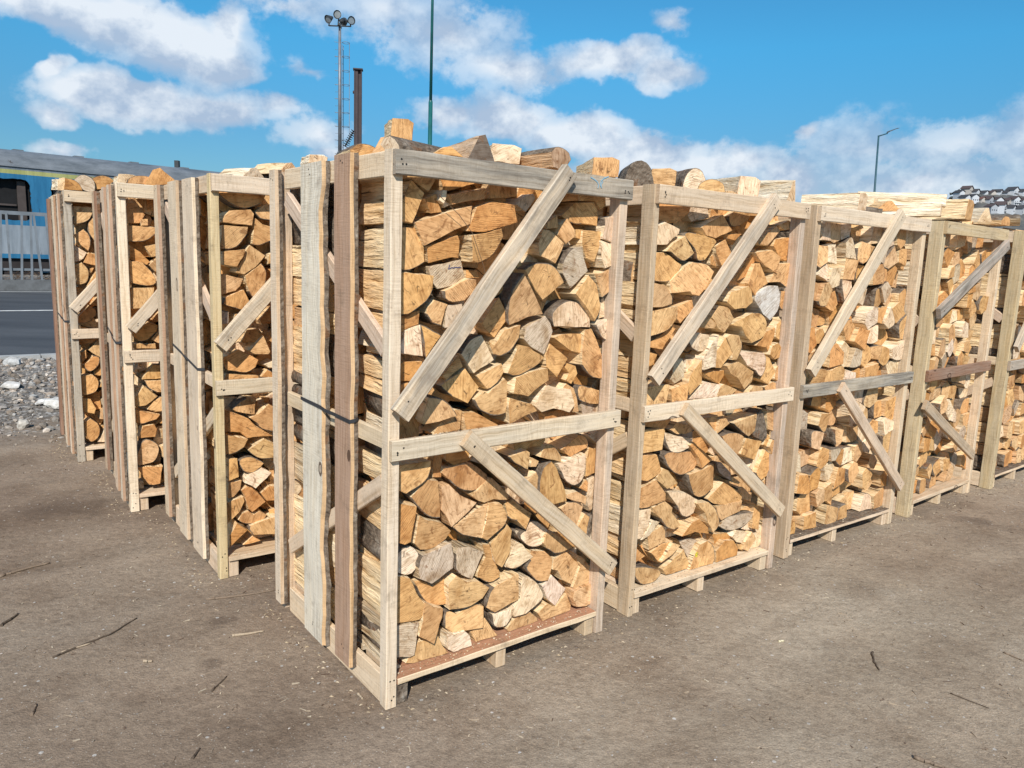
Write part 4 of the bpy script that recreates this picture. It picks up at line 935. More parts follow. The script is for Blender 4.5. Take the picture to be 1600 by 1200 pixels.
def log_geo(b, pts, length, col, rnd, M=None, c0=None, simple=False):
    """pts: [(x, z, bark_after)] counter-clockwise seen from -y; the log runs from y=0 to y=length"""
    out = []; n = len(pts)
    for i in range(n):
        x0, z0, bk = pts[i]; x1, z1, bk1 = pts[(i+1) % n]; xp, zp, bkp = pts[i-1]; x2, z2, _ = pts[(i+2) % n]
        d = math.hypot(x1-x0, z1-z0)
        if bk:
            # arc through neighbouring bark points
            t0 = (x1-xp, z1-zp) if bkp else (x1-x0, z1-z0); t1 = (x2-x0, z2-z0) if bk1 else (x1-x0, z1-z0)
            k = max(1, int(d/.016)) if not simple else max(1, int(d/.04))
            if not bkp or not bk1:   # bulge outwards
                nx_, nz_ = (z1-z0), -(x1-x0)
            for j in range(k):
                t = j/k; h00 = 2*t**3-3*t*t+1; h10 = t**3-2*t*t+t; h01 = -2*t**3+3*t*t; h11 = t**3-t*t
                x = h00*x0+h10*t0[0]*.55+h01*x1+h11*t1[0]*.55; z = h00*z0+h10*t0[1]*.55+h01*z1+h11*t1[1]*.55
                bul = d*.10*math.sin(math.pi*t) if (not bkp and not bk1) else 0
                if bul: x += nx_/d*bul; z += nz_/d*bul
                jt = 0 if simple else rnd.uniform(-.0008, .0008)
                out.append((x+jt, z+jt, 1))
        else:
            k = max(1, int(d/.032)) if not simple else 1
            for j in range(k):
                t = j/k; jt = 0 if (simple or j == 0) else rnd.uniform(-.0022, .0022)
                nx_, nz_ = (z1-z0)/max(d, 1e-5), -(x1-x0)/max(d, 1e-5)
                out.append((x0+(x1-x0)*t+nx_*jt, z0+(z1-z0)*t+nz_*jt, 0))
    m = len(out); cx = sum(p[0] for p in out)/m; cz = sum(p[1] for p in out)/m
    ta, tb = rnd.uniform(-.10, .10), rnd.uniform(-.10, .10)
    rings = [0, .07, .22, .42, .66, 1] if not simple else [0, 1]
    seed = rnd.uniform(0, 500); base = len(b.v)
    sx, sz = rnd.uniform(-.012, .012), rnd.uniform(-.008, .008)
    tap = rnd.uniform(-.06, .03)
    uo, vo = rnd.uniform(0, 40), rnd.uniform(0, 40); ang = rnd.uniform(0, math.pi); ca, sa = math.cos(ang), math.sin(ang)
    per = [0]
    for i in range(m): per.append(per[-1]+math.hypot(out[(i+1) % m][0]-out[i][0], out[(i+1) % m][1]-out[i][1]))
    for r, t in enumerate(rings):
        for i, (x, z, bk) in enumerate(out):
            k = 1+tap*t
            px, pz = cx+(x-cx)*k+sx*t, cz+(z-cz)*k+sz*t
            if not simple and r > 0:
                a = .0085 if not bk else .004
                q = (noise.noise(Vector((x*30, z*30, seed+t*2.0)))+.4*noise.noise(Vector((x*90, z*90, seed+t*3.0))))*a; dd = math.hypot(x-cx, z-cz)+1e-5
                px += (x-cx)/dd*q; pz += (z-cz)/dd*q
            yy = t*length + (ta*(x-cx)+tb*(z-cz))*(1-t)
            if not simple and r == 0: yy += rnd.uniform(-.0006, .0006)
            v = Vector((px, yy, pz)); b.v.append(tuple(M @ v if M else v))
    tone = rnd.choice(LTONE[col]); j = 1+rnd.uniform(-.10, .10)
    g = rnd.random()
    j = min(j*.95, .84/tone[0])
    tone = (tone[0]*j, tone[1]*j*(1+rnd.uniform(-.035, .02)), tone[2]*j*(1+rnd.uniform(-.06, .04)), .05+.95*(g*g if col not in 'g' else math.sqrt(g)))
    s0 = STONE[col]; j = min(1+rnd.uniform(-.08, .08), .9/s0[0]); stone = (s0[0]*j, s0[1]*j, s0[2]*j, 1)
    kb = col == 'k'
    for r in range(len(rings)-1):
        for i in range(m):
            a, c = base+r*m+i, base+r*m+(i+1) % m
            uv = [(uo+per[i], vo+rings[r]*length), (uo+per[i+1], vo+rings[r]*length), (uo+per[i+1], vo+rings[r+1]*length), (uo+per[i], vo+rings[r+1]*length)]
            bk = out[i][2] or kb
            b.face((a, a+m, c+m, c), 2 if bk else 1, stone, [uv[0], uv[3], uv[2], uv[1]], smooth=bool(bk))
    fr = [(uo+(x*ca-z*sa), vo+(x*sa+z*ca)) for x, z, _ in out]
    if simple: b.face([base+i for i in range(m)], 2 if kb else 0, tone, fr)
    else:
        inn = []; k0 = len(b.v); barky = [bool(out[i][2] or out[i-1][2]) for i in range(m)]
        bw = rnd.uniform(.0018, .0042)
        for i, (x, z, bk) in enumerate(out):
            dd = math.hypot(x-cx, z-cz)+1e-5; e_ = (bw if barky[i] else .0016)+rnd.uniform(-.0006, .0008); k = 1-min(e_, dd*.4)/dd
            px, pz = cx+(x-cx)*k, cz+(z-cz)*k; yy = (ta*(px-cx)+tb*(pz-cz)) - (.0008 if barky[i] else .0022)
            v = Vector((px, yy, pz)); b.v.append(tuple(M @ v if M else v)); inn.append((px, pz))
        fi = [(uo+(x*ca-z*sa), vo+(x*sa+z*ca)) for x, z in inn]
        for i in range(m):
            j_ = (i+1) % m
            b.face((base+i, base+j_, k0+j_, k0+i), 2 if (out[i][2] or kb) else 0, (tone[0]*.9, tone[1]*.88, tone[2]*.86, tone[3]), [fr[i], fr[j_], fi[j_], fi[i]])
        b.face([k0+i for i in range(m)], 2 if kb else 0, tone, fi)
    b.face([base+(len(rings)-1)*m+i for i in range(m)][::-1], 0, tone, fr[::-1])
LMATS = [M_END, M_SPLIT, M_BARK]
ORD = ['zeroth', 'first', 'second', 'third', 'fourth', 'fifth', 'sixth', 'seventh', 'eighth', 'ninth', 'tenth', 'eleventh', 'twelfth', 'thirteenth', 'fourteenth', 'fifteenth', 'sixteenth', 'seventeenth', 'eighteenth']
CNAME = {'c1': 'nearest crate', 'c2': "right row's second crate", 'c3': "right row's third crate", 'c4': "right row's fourth crate", 'c5': "right row's fifth crate",
         'L2': "left row's second crate", 'L3': "left row's third crate", 'L4': "left row's farthest crate"}
CWORD = {'y': 'tan', 'o': 'orange', 'p': 'pale', 'g': 'greyish', 'w': 'whitish', 'k': 'bark-covered', 's': 'stained', 'r': 'brown', 'd': 'dark'}
def shape_word(pts):
    nb = sum(p[2] for p in pts); n = len(pts)
    if nb >= 5: return 'round'
    if nb >= 3: return 'half-round'
    if nb >= 1: return 'wedge'
    return {3: 'triangular', 4: 'squared'}.get(n, 'chunky')
def area(P): return abs(sum(P[i-1][0]*P[i][1]-P[i][0]*P[i-1][1] for i in range(len(P))))/2

def clip(poly, nx_, nz_, d):
    o = []
    for i in range(len(poly)):
        a, c = poly[i-1], poly[i]; da = a[0]*nx_+a[1]*nz_-d; dc = c[0]*nx_+c[1]*nz_-d
        if (da <= 0) != (dc <= 0):
            t = da/(da-dc); o.append((a[0]+(c[0]-a[0])*t, a[1]+(c[1]-a[1])*t))
        if dc <= 0: o.append(c)
    return o
def pack(x0, x1, z0, z1, n, seed, it=3):
    r = random.Random(seed); S = []
    nx_ = max(1, round(math.sqrt(n*(x1-x0)/(z1-z0)))); nz_ = max(1, round(n/nx_))
    for j in range(nz_):
        for i in range(nx_):
            S.append((x0+(i+.5+(.25 if j % 2 else -.25)+r.uniform(-.36, .36))*(x1-x0)/nx_, z0+(j+.5+r.uniform(-.36, .36))*(z1-z0)/nz_, r.uniform(-.0012, .0022)))
    S = [(min(max(x, x0+.01), x1-.01), min(max(z, z0+.01), z1-.01), w) for x, z, w in S]
    cells = []
    for k in range(it):
        cells = []
        for i, (x, z, w) in enumerate(S):
            P = [(x0, z0), (x1, z0), (x1, z1), (x0, z1)]
            for j, (a, c, w2) in enumerate(S):
                if i == j or abs(a-x) > .42 or abs(c-z) > .42: continue
                dx, dz = a-x, c-z; d = (a*a+c*c-x*x-z*z-w2+w)/2
                P = clip(P, dx, dz, d)
                if len(P) < 3: break
            cells.append(P)
        if k < it-1:
            S = [((sum(p[0] for p in P)/len(P)*.5+s[0]*.5, sum(p[1] for p in P)/len(P)*.5+s[1]*.5, s[2]) if len(P) > 2 else s) for P, s in zip(cells, S)]
    out = []
    for P in cells:
        if len(P) < 3: continue
        # drop very short edges
        Q = []
        for p in P:
            if not Q or math.hypot(p[0]-Q[-1][0], p[1]-Q[-1][1]) > .020: Q.append(p)
        if len(Q) > 3 and math.hypot(Q[0][0]-Q[-1][0], Q[0][1]-Q[-1][1]) < .020: Q.pop()
        while len(Q) > 4 and r.random() < .75:      # cut a blunt corner off: logs are split wedges
            best = max(range(len(Q)), key=lambda i: -area([Q[i-1], Q[i], Q[(i+1) % len(Q)]])); Q.pop(best)
        if len(Q) < 3 or area(Q) < .0012: continue
        cx = sum(p[0] for p in Q)/len(Q); cz = sum(p[1] for p in Q)/len(Q)
        Q = [(cx+(p[0]-cx)*.965, cz+(p[1]-cz)*.965) for p in Q]
        if sum(Q[i-1][0]*Q[i][1]-Q[i][0]*Q[i-1][1] for i in range(len(Q))) < 0: Q = Q[::-1]
        bk = [0]*len(Q)
        if r.random() < .72:
            s = r.randrange(len(Q)); 
            for j in range(r.choice((1, 2, 2))): bk[(s+j) % len(Q)] = 1
        out.append([(p[0], p[1], q) for p, q in zip(Q, bk)])
    return out
# collect every log as (crate, v, polygon, length, colour, kind)
ALL = []
lr = random.Random(5)
for key, txt in LOG_FACES.items():
    for line in txt.strip().splitlines():
        w = line.split(); P = []
        for q in w[1:]:
            bk = q.endswith('*'); a = q.rstrip('*').split(','); P.append((int(a[0])/1000, int(a[1])/1000, int(bk)))
        P = inset(P, .0022)
        ALL.append(dict(c=key, v=int(w[0][1:])/1000, P=P, L=.33-lr.uniform(0, .03)-max(0, int(w[0][1:])/1000-.05), col=w[0][0], face='front'))
def rcol(r): return r.choice('yyyyyyyyoooooopppgss')
for key, u0, n, seed in (('c3', .05, 150, 31), ('c4', .05, 135, 32), ('c5', .05, 130, 33)):
    for P in pack(.05, CR[key][3]-.045, .112, 1.94, n, seed):
        d = lr.choice((.04, .05, .06, .075, .10, .13)); ALL.append(dict(c=key, v=d, P=P, L=.40-d-.02, col=rcol(lr), face='front'))
for key in ('L2', 'L3', 'L4'):      # the part of their fronts behind the neighbouring crate
    x0 = {'L2': .335, 'L3': .27, 'L4': .25}[key]
    for P in pack(x0, CR[key][3]-.045, .112, 1.94, 70, 40+ord(key[1])): ALL.append(dict(c=key, v=.05+lr.uniform(0, .04), P=P, L=.32, col=rcol(lr), face='hidden'))
for key, n in (('c1', 105), ('c2', 105), ('L2', 100), ('L3', 100), ('L4', 100)):      # filler logs added so the gaps between front logs look less black
    for P in pack(.075, CR[key][3]-.05,   .115, 1.95, n, 90+n+ord(key[1])):
        ALL.append(dict(c=key, v=.15+lr.uniform(-.02, .025), P=P, L=.19, col=rcol(lr), face='inner'))
for i, key in enumerate(CR):
    for k, (v0, n) in enumerate(((.385, 110), (.715, 100))):
        for P in pack(.05, CR[key][3]-.045, .112, 1.94, n, 60+i*7+k, it=2):
            left = min(p[0] for p in P) < .075
            ALL.append(dict(c=key, v=v0+lr.uniform(-.02, .02), P=P, L=.30, col=rcol(lr), face='side' if left else 'inner'))
# what shows largest becomes an object of its own
def score(d):
    x, y, yaw, W = CR[d['c']]; cu = sum(p[0] for p in d['P'])/len(d['P'])
    px = x+math.cos(R_(yaw))*cu; py = y+math.sin(R_(yaw))*cu
    s = area(d['P'])/(px*px+py*py)
    if d['face'] == 'front':
        if px/py > .74: s *= 0
        s *= .75+.25*(1 if d['v'] < .1 else 0)
    elif d['face'] == 'side': s = s*.62 if d['c'] == 'c1' else s*.12
    else: s = 0
    return s
ALL.sort(key=lambda d: -score(d))
N_SINGLE = 262
single, rest = ALL[:N_SINGLE], ALL[N_SINGLE:]
byrow = {}
for d in single:
    P = d['P']; d['cu'] = sum(p[0] for p in P)/len(P); d['cz'] = sum(p[1] for p in P)/len(P)
    d['row'] = int((d['cz']-.13)/.135)+1
    byrow.setdefault((d['c'], d['face'], d['row'], round(d['v']/.33) if d['face'] == 'side' else 0), []).append(d)
for (c, face, row, k), L_ in byrow.items():
    L_.sort(key=lambda d: d['cu'])
    for i, d in enumerate(L_):
        cw = CWORD[d['col']]; sw = shape_word(d['P'])
        if face == 'front': d['label'] = f"{cw} {sw} log, {CNAME[c]}, {ORD[row]} layer up, {ORD[i+1]} from left"
        else:
            where = 'behind the brown slat' if d['v'] < .6 else 'behind the wide grey slat'
            d['label'] = f"{cw} log side {where} of {CNAME[c]}, {ORD[row]} layer up" + (f', {ORD[i+1]} in' if i else '')
for d in single:
    x, y, yaw, W = CR[d['c']]; cu, cz = d['cu'], d['cz']; b = MB()
    P = [(p[0]-cu, p[1]-cz, p[2]) for p in d['P']]
    log_geo(b, P, d['L'], d['col'], lr)
    o = b.build('firewood_log', LMATS)
    M = Matrix.Translation((x, y, 0)) @ Matrix.Rotation(R_(yaw), 4, 'Z')
    o.location = M @ Vector((cu, d['v'], cz)); o.rotation_euler = (0, 0, R_(yaw))
    tag(o, d['label'], 'log', 'split logs packed into the crates')
b = MB()
for d in rest:
    x, y, yaw, W = CR[d['c']]; M = Matrix.Translation((x, y, 0)) @ Matrix.Rotation(R_(yaw), 4, 'Z') @ Matrix.Translation((0, d['v'], 0))
    log_geo(b, d['P'], d['L'], d['col'], lr, M, simple=d['face'] in ('inner', 'hidden') or (d['face'] == 'side' and d['c'][0] == 'c' and d['c'] != 'c1'))
o = b.build('split_logs', LMATS); tag(o, 'mass of smaller and farther split logs filling the crates', 'firewood', None, 'stuff')
# logs lying loose on top
SHAPES = {
    'block': [(-.5, -.5, 0), (.45, -.5, 0), (.5, .35, 0), (.25, .5, 0), (-.42, .48, 0)],
    'slab': [(-.5, -.5, 0), (.5, -.5, 0), (.5, .1, 1), (.3, .4, 1), (0, .5, 1), (-.3, .4, 1), (-.5, 0, 0)],
    'wedge': [(-.5, -.5, 0), (.5, -.5, 0), (.42, -.25, 0), (.12, .5, 0), (-.1, .42, 0)],
    'barktop': [(-.28, -.5, 0), (.2, -.5, 0), (.5, .15, 1), (.35, .4, 1), (0, .5, 1), (-.35, .38, 1), (-.5, .1, 0)],
    'round': [(-.5, -.5, 0), (.5, -.5, 1), (.46, -.05, 1), (.28, .34, 1), (0, .5, 1), (-.28, .34, 1), (-.46, -.05, 1)],
    'quarter': [(-.5, -.5, 0), (.5, -.5, 1), (.4, -.05, 1), (.1, .35, 1), (-.4, .5, 0)],
    'stub': [(-.5, -.5, 1), (.5, -.5, 1), (.5, .1, 1), (.25, .45, 1), (-.15, .5, 1), (-.45, .2, 1)]}
for (key, u, v, z, w, h, yw, ln, sh, col, lab, ro) in TOP_LOGS:
    x, y, yaw, W = CR[key]; b = MB()
    P = [(a*w, c*h, k) for a, c, k in SHAPES[sh]]
    log_geo(b, P, ln, col, lr)
    o = b.build('firewood_log', LMATS); M = Matrix.Translation((x, y, 0)) @ Matrix.Rotation(R_(yaw), 4, 'Z')
    o.location = M @ Vector((u, v, z)); o.rotation_euler = (lr.uniform(-.03, .05), R_(ro)+lr.uniform(-.05, .05), R_(yaw+yw))
    tag(o, lab, 'log', 'loose logs on top of the crates')
# heap of logs levelled off inside the top of each crate
b = MB()
for key in CR:
    x, y, yaw, W = CR[key]
    for k in range(34):
        u_, v_ = lr.uniform(.17, W-.2), lr.uniform(.07, .62); M = Matrix.Translation((x, y, 0)) @ Matrix.Rotation(R_(yaw), 4, 'Z') @ Matrix.Translation((u_, v_, 1.955+lr.uniform(-.01, .045))) @ Matrix.Rotation(lr.uniform(-.6, .6), 4, 'Z') @ Matrix.Rotation(lr.uniform(-.2, .2), 4, 'X')
        w, h = lr.uniform(.10, .15), lr.uniform(.05, .09); P = [(a*w, c*h, q) for a, c, q in SHAPES[lr.choice(('block', 'wedge', 'round', 'slab'))]]
        log_geo(b, P, .3, rcol(lr), lr, M, simple=True)
o = b.build('split_logs', LMATS); tag(o, 'layer of split logs levelling off the tops of the crates', 'firewood', None, 'stuff')
# ------------------------------------------------------------------ background
def at(px, py, Y):
    d = _f + RT*((px-800)/F_PX) - UP*((py-600)/F_PX); t = Y/d.y
    return Vector((d.x*t, Y, EYE+d.z*t))
M_MAST = flat('galvanised_mast', (.20, .21, .23), .5, .3); M_RUST = flat('rusty_brown_steel', (.055, .042, .045), .7)
M_GREEN = flat('green_painted_pole', (.012, .10, .10), .45); M_LAMP = flat('lamp_housing', (.05, .055, .06), .45)
M_GLASSL = flat('lamp_glass', (.22, .25, .27), .12, 0, .8); M_FENCE = flat('weathered_fence_steel', (.17, .19, .21), .6)
M_DARK = flat('dark_interior', (.012, .012, .013), .9); M_INT = flat('coach_interior_trim', (.075, .06, .055), .85)
M_UNDER = flat('coach_underframe', (.035, .03, .03), .9); M_COACH, M_CROOF = mat_coach(), mat_roofmetal()
M_BLUEGREY = flat('blue_grey_pole', (.03, .085, .11), .5)

# railway coach behind the road
CD = Vector((math.cos(R_(44.5)), math.sin(R_(44.5)), 0)); CN = Vector((CD.y, -CD.x, 0))
P0 = Vector((at(0, 300, 30).x, 30, 0)) - CD*9
def make_coach():
    e = empty('railway_coach', P0, R_(44.5)); tag(e, 'old blue and grey railway coach with smashed windows beyond the road', 'train coach')
    Ln = 27.0; z0, z1 = .95, 4.45
    wins = []
    for k in range(11):
        s = 1.35+k*2.35; wins.append((s, s+1.62, 2.42, 3.98))
    outer = [Vector((0, z0, 0)), Vector((Ln, z0, 0)), Vector((Ln, z1, 0)), Vector((0, z1, 0))]
    loops = [outer]; rr = random.Random(2)
    for (a, c, d, f) in wins:
        W_ = []; r = .22; jag = .035
        for (cx_, cz_, t0) in ((c-r, f-r, 0), (a+r, f-r, 90), (a+r, d+r, 180), (c-r, d+r, 270)):
            for q in range(5):
                t = R_(t0+q*22.5); W_.append(Vector((cx_+r*math.cos(t)+rr.uniform(-jag, jag)*.4, cz_+r*math.sin(t)+rr.uniform(-jag, jag)*.4, 0)))
        # jagged straight edges
        Z = []
        for i in range(len(W_)):
            p, q = W_[i], W_[(i+1) % len(W_)]; Z.append(p); dd = (q-p).length; n = int(dd/.09)
            for j in range(1, n): Z.append(p.lerp(q, j/n)+Vector((rr.uniform(-jag, jag)*.6, rr.uniform(-jag, jag)*.6, 0)))
        loops.append(Z[::-1])
    flatp = [p for l in loops for p in l]; tri = tessellate_polygon(loops); b = MB()
    n = b.add([(p.x, 0, p.y) for p in flatp])
    for t_ in tri: b.face([n+i for i in t_])
    for l in loops[1:]:
        k = b.add([(p.x, 0, p.y) for p in l]+[(p.x, .06, p.y) for p in l]); m_ = len(l)
        for i in range(m_): b.face((k+i, k+(i+1) % m_, k+m_+(i+1) % m_, k+m_+i))
    o = b.build('side_wall', M_COACH, e)
    for i, (a, c, d, f) in enumerate(wins):
        wb = MB()
        wb.box((a-.03, .32, d-.03), (c+.03, .34, f+.03)); w = wb.build('window', M_DARK, e)
        ib = MB(); ib.box((a+.12, .20, d-.02), (a+.34, .30, f+.02)); ib.box((c-.40, .22, d), (c-.12, .30, f-.05)); ib.box((a+.4, .24, d+.55), (c-.45, .30, d+.62)); ib.build('seat_frame', M_INT, w)
    b = MB(); b.box((0, .36, z0), (Ln, 2.8, z1-.02)); b.box((0, .061, z0), (.06, .36, z1)); b.box((Ln-.06, .061, z0), (Ln, .36, z1)); b.box((.06, .061, z0), (Ln-.06, .36, z0+.05)); b.box((.06, .061, z1-.06), (Ln-.06, .36, z1))
    b.build('body_shell', M_INT, e)
    b = MB(); n_ = 12; prof = [(1.4-1.45*math.cos(math.pi*i/n_), z1+.74*math.sin(math.pi*i/n_)**.75) for i in range(n_+1)]
    for i, s in enumerate(np.linspace(-.05, Ln+.05, 24)):
        b.add([(s, y_, z_) for y_, z_ in prof])
    m_ = n_+1
    for i in range(23):
        for k in range(n_): b.face((i*m_+k, (i+1)*m_+k, (i+1)*m_+k+1, i*m_+k+1), smooth=True)
    b.face(list(range(m_))); b.face([23*m_+k for k in range(m_)][::-1]); r = b.build('roof', M_CROOF, e)
    for k in range(12):
        b = MB(); b.box((1.0+k*2.2, 1.25, 5.17), (1.35+k*2.2, 1.6, 5.24)); b.build('roof_vent', M_CROOF, r)
    b = MB(); b.box((.2, .12, .5), (Ln-.2, 2.7, .95))
    for c_ in (3.0, 5.6, 21.4, 24.0):
        b.tube((c_, .35, .46), (c_, .5, .46), .46, n=16); b.tube((c_, 2.3, .46), (c_, 2.45, .46), .46, n=16)
    for c_ in range(9, 19, 2): b.box((c_, .2, .12), (c_+1.3, .9, .5))
    b.build('underframe', M_UNDER, e)
make_coach()
# low wall with picket fence on it
wl = MB(); fu0, fu1 = -32, 30; fv = 28.55
P_ = [UV(fu0, fv), UV(fu1, fv), UV(fu1, fv+.3), UV(fu0, fv+.3)]
n = wl.add([(p.x, p.y, -.05) for p in P_]+[(p.x, p.y, .32) for p in P_])
for q in ((4, 5, 6, 7), (0, 1, 5, 4), (1, 2, 6, 5), (2, 3, 7, 6), (3, 0, 4, 7)): wl.face([n+i for i in q])
tag(wl.build('retaining_wall', M_WALLC), 'low dark concrete wall along the far side of the road', 'wall')
fe = empty('picket_fence', UV(-4, fv+.5), R_(37.6)); tag(fe, 'weathered grey steel picket fence in front of the blue coach', 'fence')
b = MB(); b.box((-14, .0, 2.50), (14, .06, 2.62)); b.build('top_rail', M_FENCE, fe)
b = MB(); b.box((-14, .0, .62), (14, .05, .70)); b.build('bottom_rail', M_FENCE, fe)
fr_ = random.Random(8)
for k in range(92):
    s = -13.8+k*.30; b = MB(); lean = fr_.uniform(-.08, .08)
    if fr_.random() < .06: continue
    M = Matrix.Translation((s, -.045, .30)) @ Matrix.Rotation(lean, 4, 'Y')
    b.box((-.035, 0, 0), (.035, .04, 2.24+fr_.uniform(-.05, .05)), M=M); b.build('picket', M_FENCE, fe)
# brush and straw on the bank behind the wall
b = MB(); r = random.Random(4)
for k in range(900):
    p = UV(r.uniform(-26, 12), fv+.35+r.uniform(0, 2.2), .28); a = r.uniform(0, 6.28); l = r.uniform(.2, .8); q = p+Vector((math.cos(a)*l, math.sin(a)*l, r.uniform(.02, .4)))
    c = r.choice(((.22, .13, .07), (.30, .22, .14), (.14, .09, .06))); b.tube(p, q, .010, .004, 3, tone=c+(1,), caps=False)
tag(b.build('dry_brush', M_CHIP), 'dry brown brush along the foot of the fence', 'dry brush', None, 'stuff')
b = MB(); P_ = [UV(-40, fv+.3), UV(60, fv+.3), UV(60, fv+14), UV(-40, fv+14)]
n = b.add([(p.x, p.y, .30) for p in P_]); b.face([n, n+1, n+2, n+3]); tag(b.build('railway_ground', M_GROUND), 'raised brown ground carrying the railway', kind='structure')

# floodlight mast
def make_mast():
    Y = 60.0; base = at(531, 240, Y); top = at(530.5, 44, Y); x0 = base.x; e = empty('floodlight_mast', (x0, Y, 0))
    tag(e, 'tall steel floodlight mast with ladder cage and four lamps', 'floodlight mast'); H = top.z
    b = MB(); b.tube((0, 0, 0), (0, 0, 9.0), .17, .15, 12); b.tube((0, 0, 9.0), (0, 0, H), .135, .10, 12); b.tube((0, 0, 9.0), (0, 0, 9.15), .21, .21, 12); b.build('pole', M_MAST, e)
    b = MB(); cx = .20
    for a in (-1, 1): b.tube((cx+.02, a*.2, 2), (cx+.02, a*.2, H-1.2), .022, n=5)
    b.tube((cx+.52, 0, 2.5), (cx+.52, 0, H-1), .022, n=5); b.build('ladder_rail', M_MAST, e)
    b = MB(); z = 2.5
    while z < H-1.4: b.tube((cx+.02, -.2, z), (cx+.02, .2, z), .014, n=4, caps=False); b.tube((-.34, 0, z), (-.14, 0, z), .014, n=4); z += .5
    b.build('rung', M_MAST, e); z = 3.0
    while z < H-.8:
        b = MB(); pts = [(cx+.02+.26*math.cos(t)+.24, .30*math.sin(t), z) for t in np.linspace(-math.pi, math.pi, 13)]
        for p, q in zip(pts, pts[1:]): b.tube(p, q, .020, n=4, caps=False)
        b.tube((0, 0, z), (cx+.02, 0, z), .018, n=4, caps=False); b.tube((-.4, 0, z+.05), (0, 0, z), .018, n=4, caps=False)
        b.build('cage_hoop', M_MAST, e); z += 1.0
    b = MB(); b.tube((-.82, 0, H+.15), (.82, 0, H+.15), .05, n=6); b.tube((0, 0, H-.1), (0, 0, H+.35), .1, n=8); b.tube((0, -.5, H+.15), (0, .5, H+.15), .05, n=6); b.build('crossarm', M_LAMP, e)
    for (lx, ly, lz, dx, dy, dz) in ((-.82, 0, .62, -.35, -.55, -.35), (-.12, -.1, .90, -.15, -.9, -.15), (.18, .3, .55, .3, .8, .1), (.82, 0, .55, .45, -.5, -.05)):
        d = Vector((dx, dy, dz)).normalized(); c = Vector((lx, ly, H+lz)); b = MB()
        b.tube(c-d*.42, c-d*.05, .09, .25, 14, 0); b.tube(c-d*.05, c+d*.12, .25, .31, 14, 0, caps=False); b.tube((lx, ly*.4, H+.15), c-d*.2, .05, n=6)
        o = b.build('floodlight', M_LAMP, e); b = MB(); b.tube(c+d*.02, c+d*.05, .25, .25, 14); b.build('lens', M_GLASSL, o)
make_mast()
# steel H-section post with insulator
def make_post():
    Y = 32.0; p = at(559.5, 110, Y); e = empty('catenary_post', (p.x, Y, 0), .15); H = p.z
    tag(e, 'rust-brown steel H-section post with a black insulator', 'steel post')
    b = MB(); b.box((-.15, -.14, 0), (-.115, .14, H)); b.box((.115, -.14, 0), (.15, .14, H)); b.box((-.113, -.012, 0), (.113, .012, H)); b.box((-.155, -.10, 0), (-.0, -.085, H)); b.build('post', M_RUST, e)
    b = MB(); b.box((-.19, -.18, H+.002), (.19, .18, H+.05)); b.build('cap_plate', M_RUST, e)
    b = MB(); b.tube((-.20, -.05, H-.85), (-.14, -.05, H-.85), .06, n=8); b.build('bolt', M_RUST, e)
    b = MB(); a = Vector((-.17, -.05, H-2.35)); c = Vector((-.50, -.05, H-2.95)); b.tube(a, c, .03, n=6)
    for k in range(9): m_ = a.lerp(c, k/8); d = (c-a).normalized()*.012; b.tube(m_-d, m_+d, .115, .10, 10)
    b.build('insulator', M_LAMP, e)
make_post()
# green lamp post, head above the frame
def make_lamp(name, label, px, py, Y, H, r0, r1, mat, arm, joint=None, lean=0, az=0):
    p = at(px, py, Y); e = empty(name, (p.x, Y, 0), az); tag(e, label, 'lamp post')
    b = MB()
    if joint: b.tube((0, 0, 0), (0, 0, joint), r0, r0*.97, 14); b.tube((0, 0, joint), (0, 0, joint+.06), r0*.97, r1*1.15, 14, caps=False); b.tube((0, 0, joint+.04), (lean, 0, H), r1*1.05, r1*.75, 14)
    else: b.tube((0, 0, 0), (lean, 0, H), r0, r1, 12)
    b.build('pole', mat, e)
    b = MB(); b.tube((lean-.04, 0, H-.05), (lean+arm*.55, 0, H+.14), .04, .032, 8); b.build('arm', mat, e)
    b = MB(); a, c = lean+arm*.5, lean+arm*1.25
    P_ = [(a, .05, H+.13), (a+.12, .13, H+.22), (c-.15, .14, H+.42), (c, .06, H+.46)]
    k = b.add([(x, -y, z) for x, y, z in P_]+[(x, y, z) for x, y, z in P_]+[(x, -y*.7, z+.10-.03*i) for i, (x, y, z) in enumerate(P_)]+[(x, y*.7, z+.10-.03*i) for i, (x, y, z) in enumerate(P_)])
    for i in range(3):
        b.face((k+i, k+i+1, k+4+i+1, k+4+i)); b.face((k+8+i, k+12+i, k+12+i+1, k+8+i+1)); b.face((k+i, k+8+i, k+8+i+1, k+i+1)); b.face((k+4+i, k+4+i+1, k+12+i+1, k+12+i))
    b.face((k, k+4, k+12, k+8)); b.face((k+3, k+11, k+15, k+7)); b.build('lamp_head', M_LAMP, e)
    return e
zj = at(673, 160, 26).z
make_lamp('lamp_post', 'dark green lamp post rising behind the nearest crate out of the frame', 672.5, 180, 26, 13.5, .072, .048, M_GREEN, 1.2, zj)
pt = at(1382, 212, 48)
make_lamp('lamp_post', 'small distant lamp post with a bent arm standing above the right row', 1372.5, 300, 48, pt.z, .085, .05, M_BLUEGREY, .95, None, lean=pt.x-at(1372.5, 300, 48).x-.35)
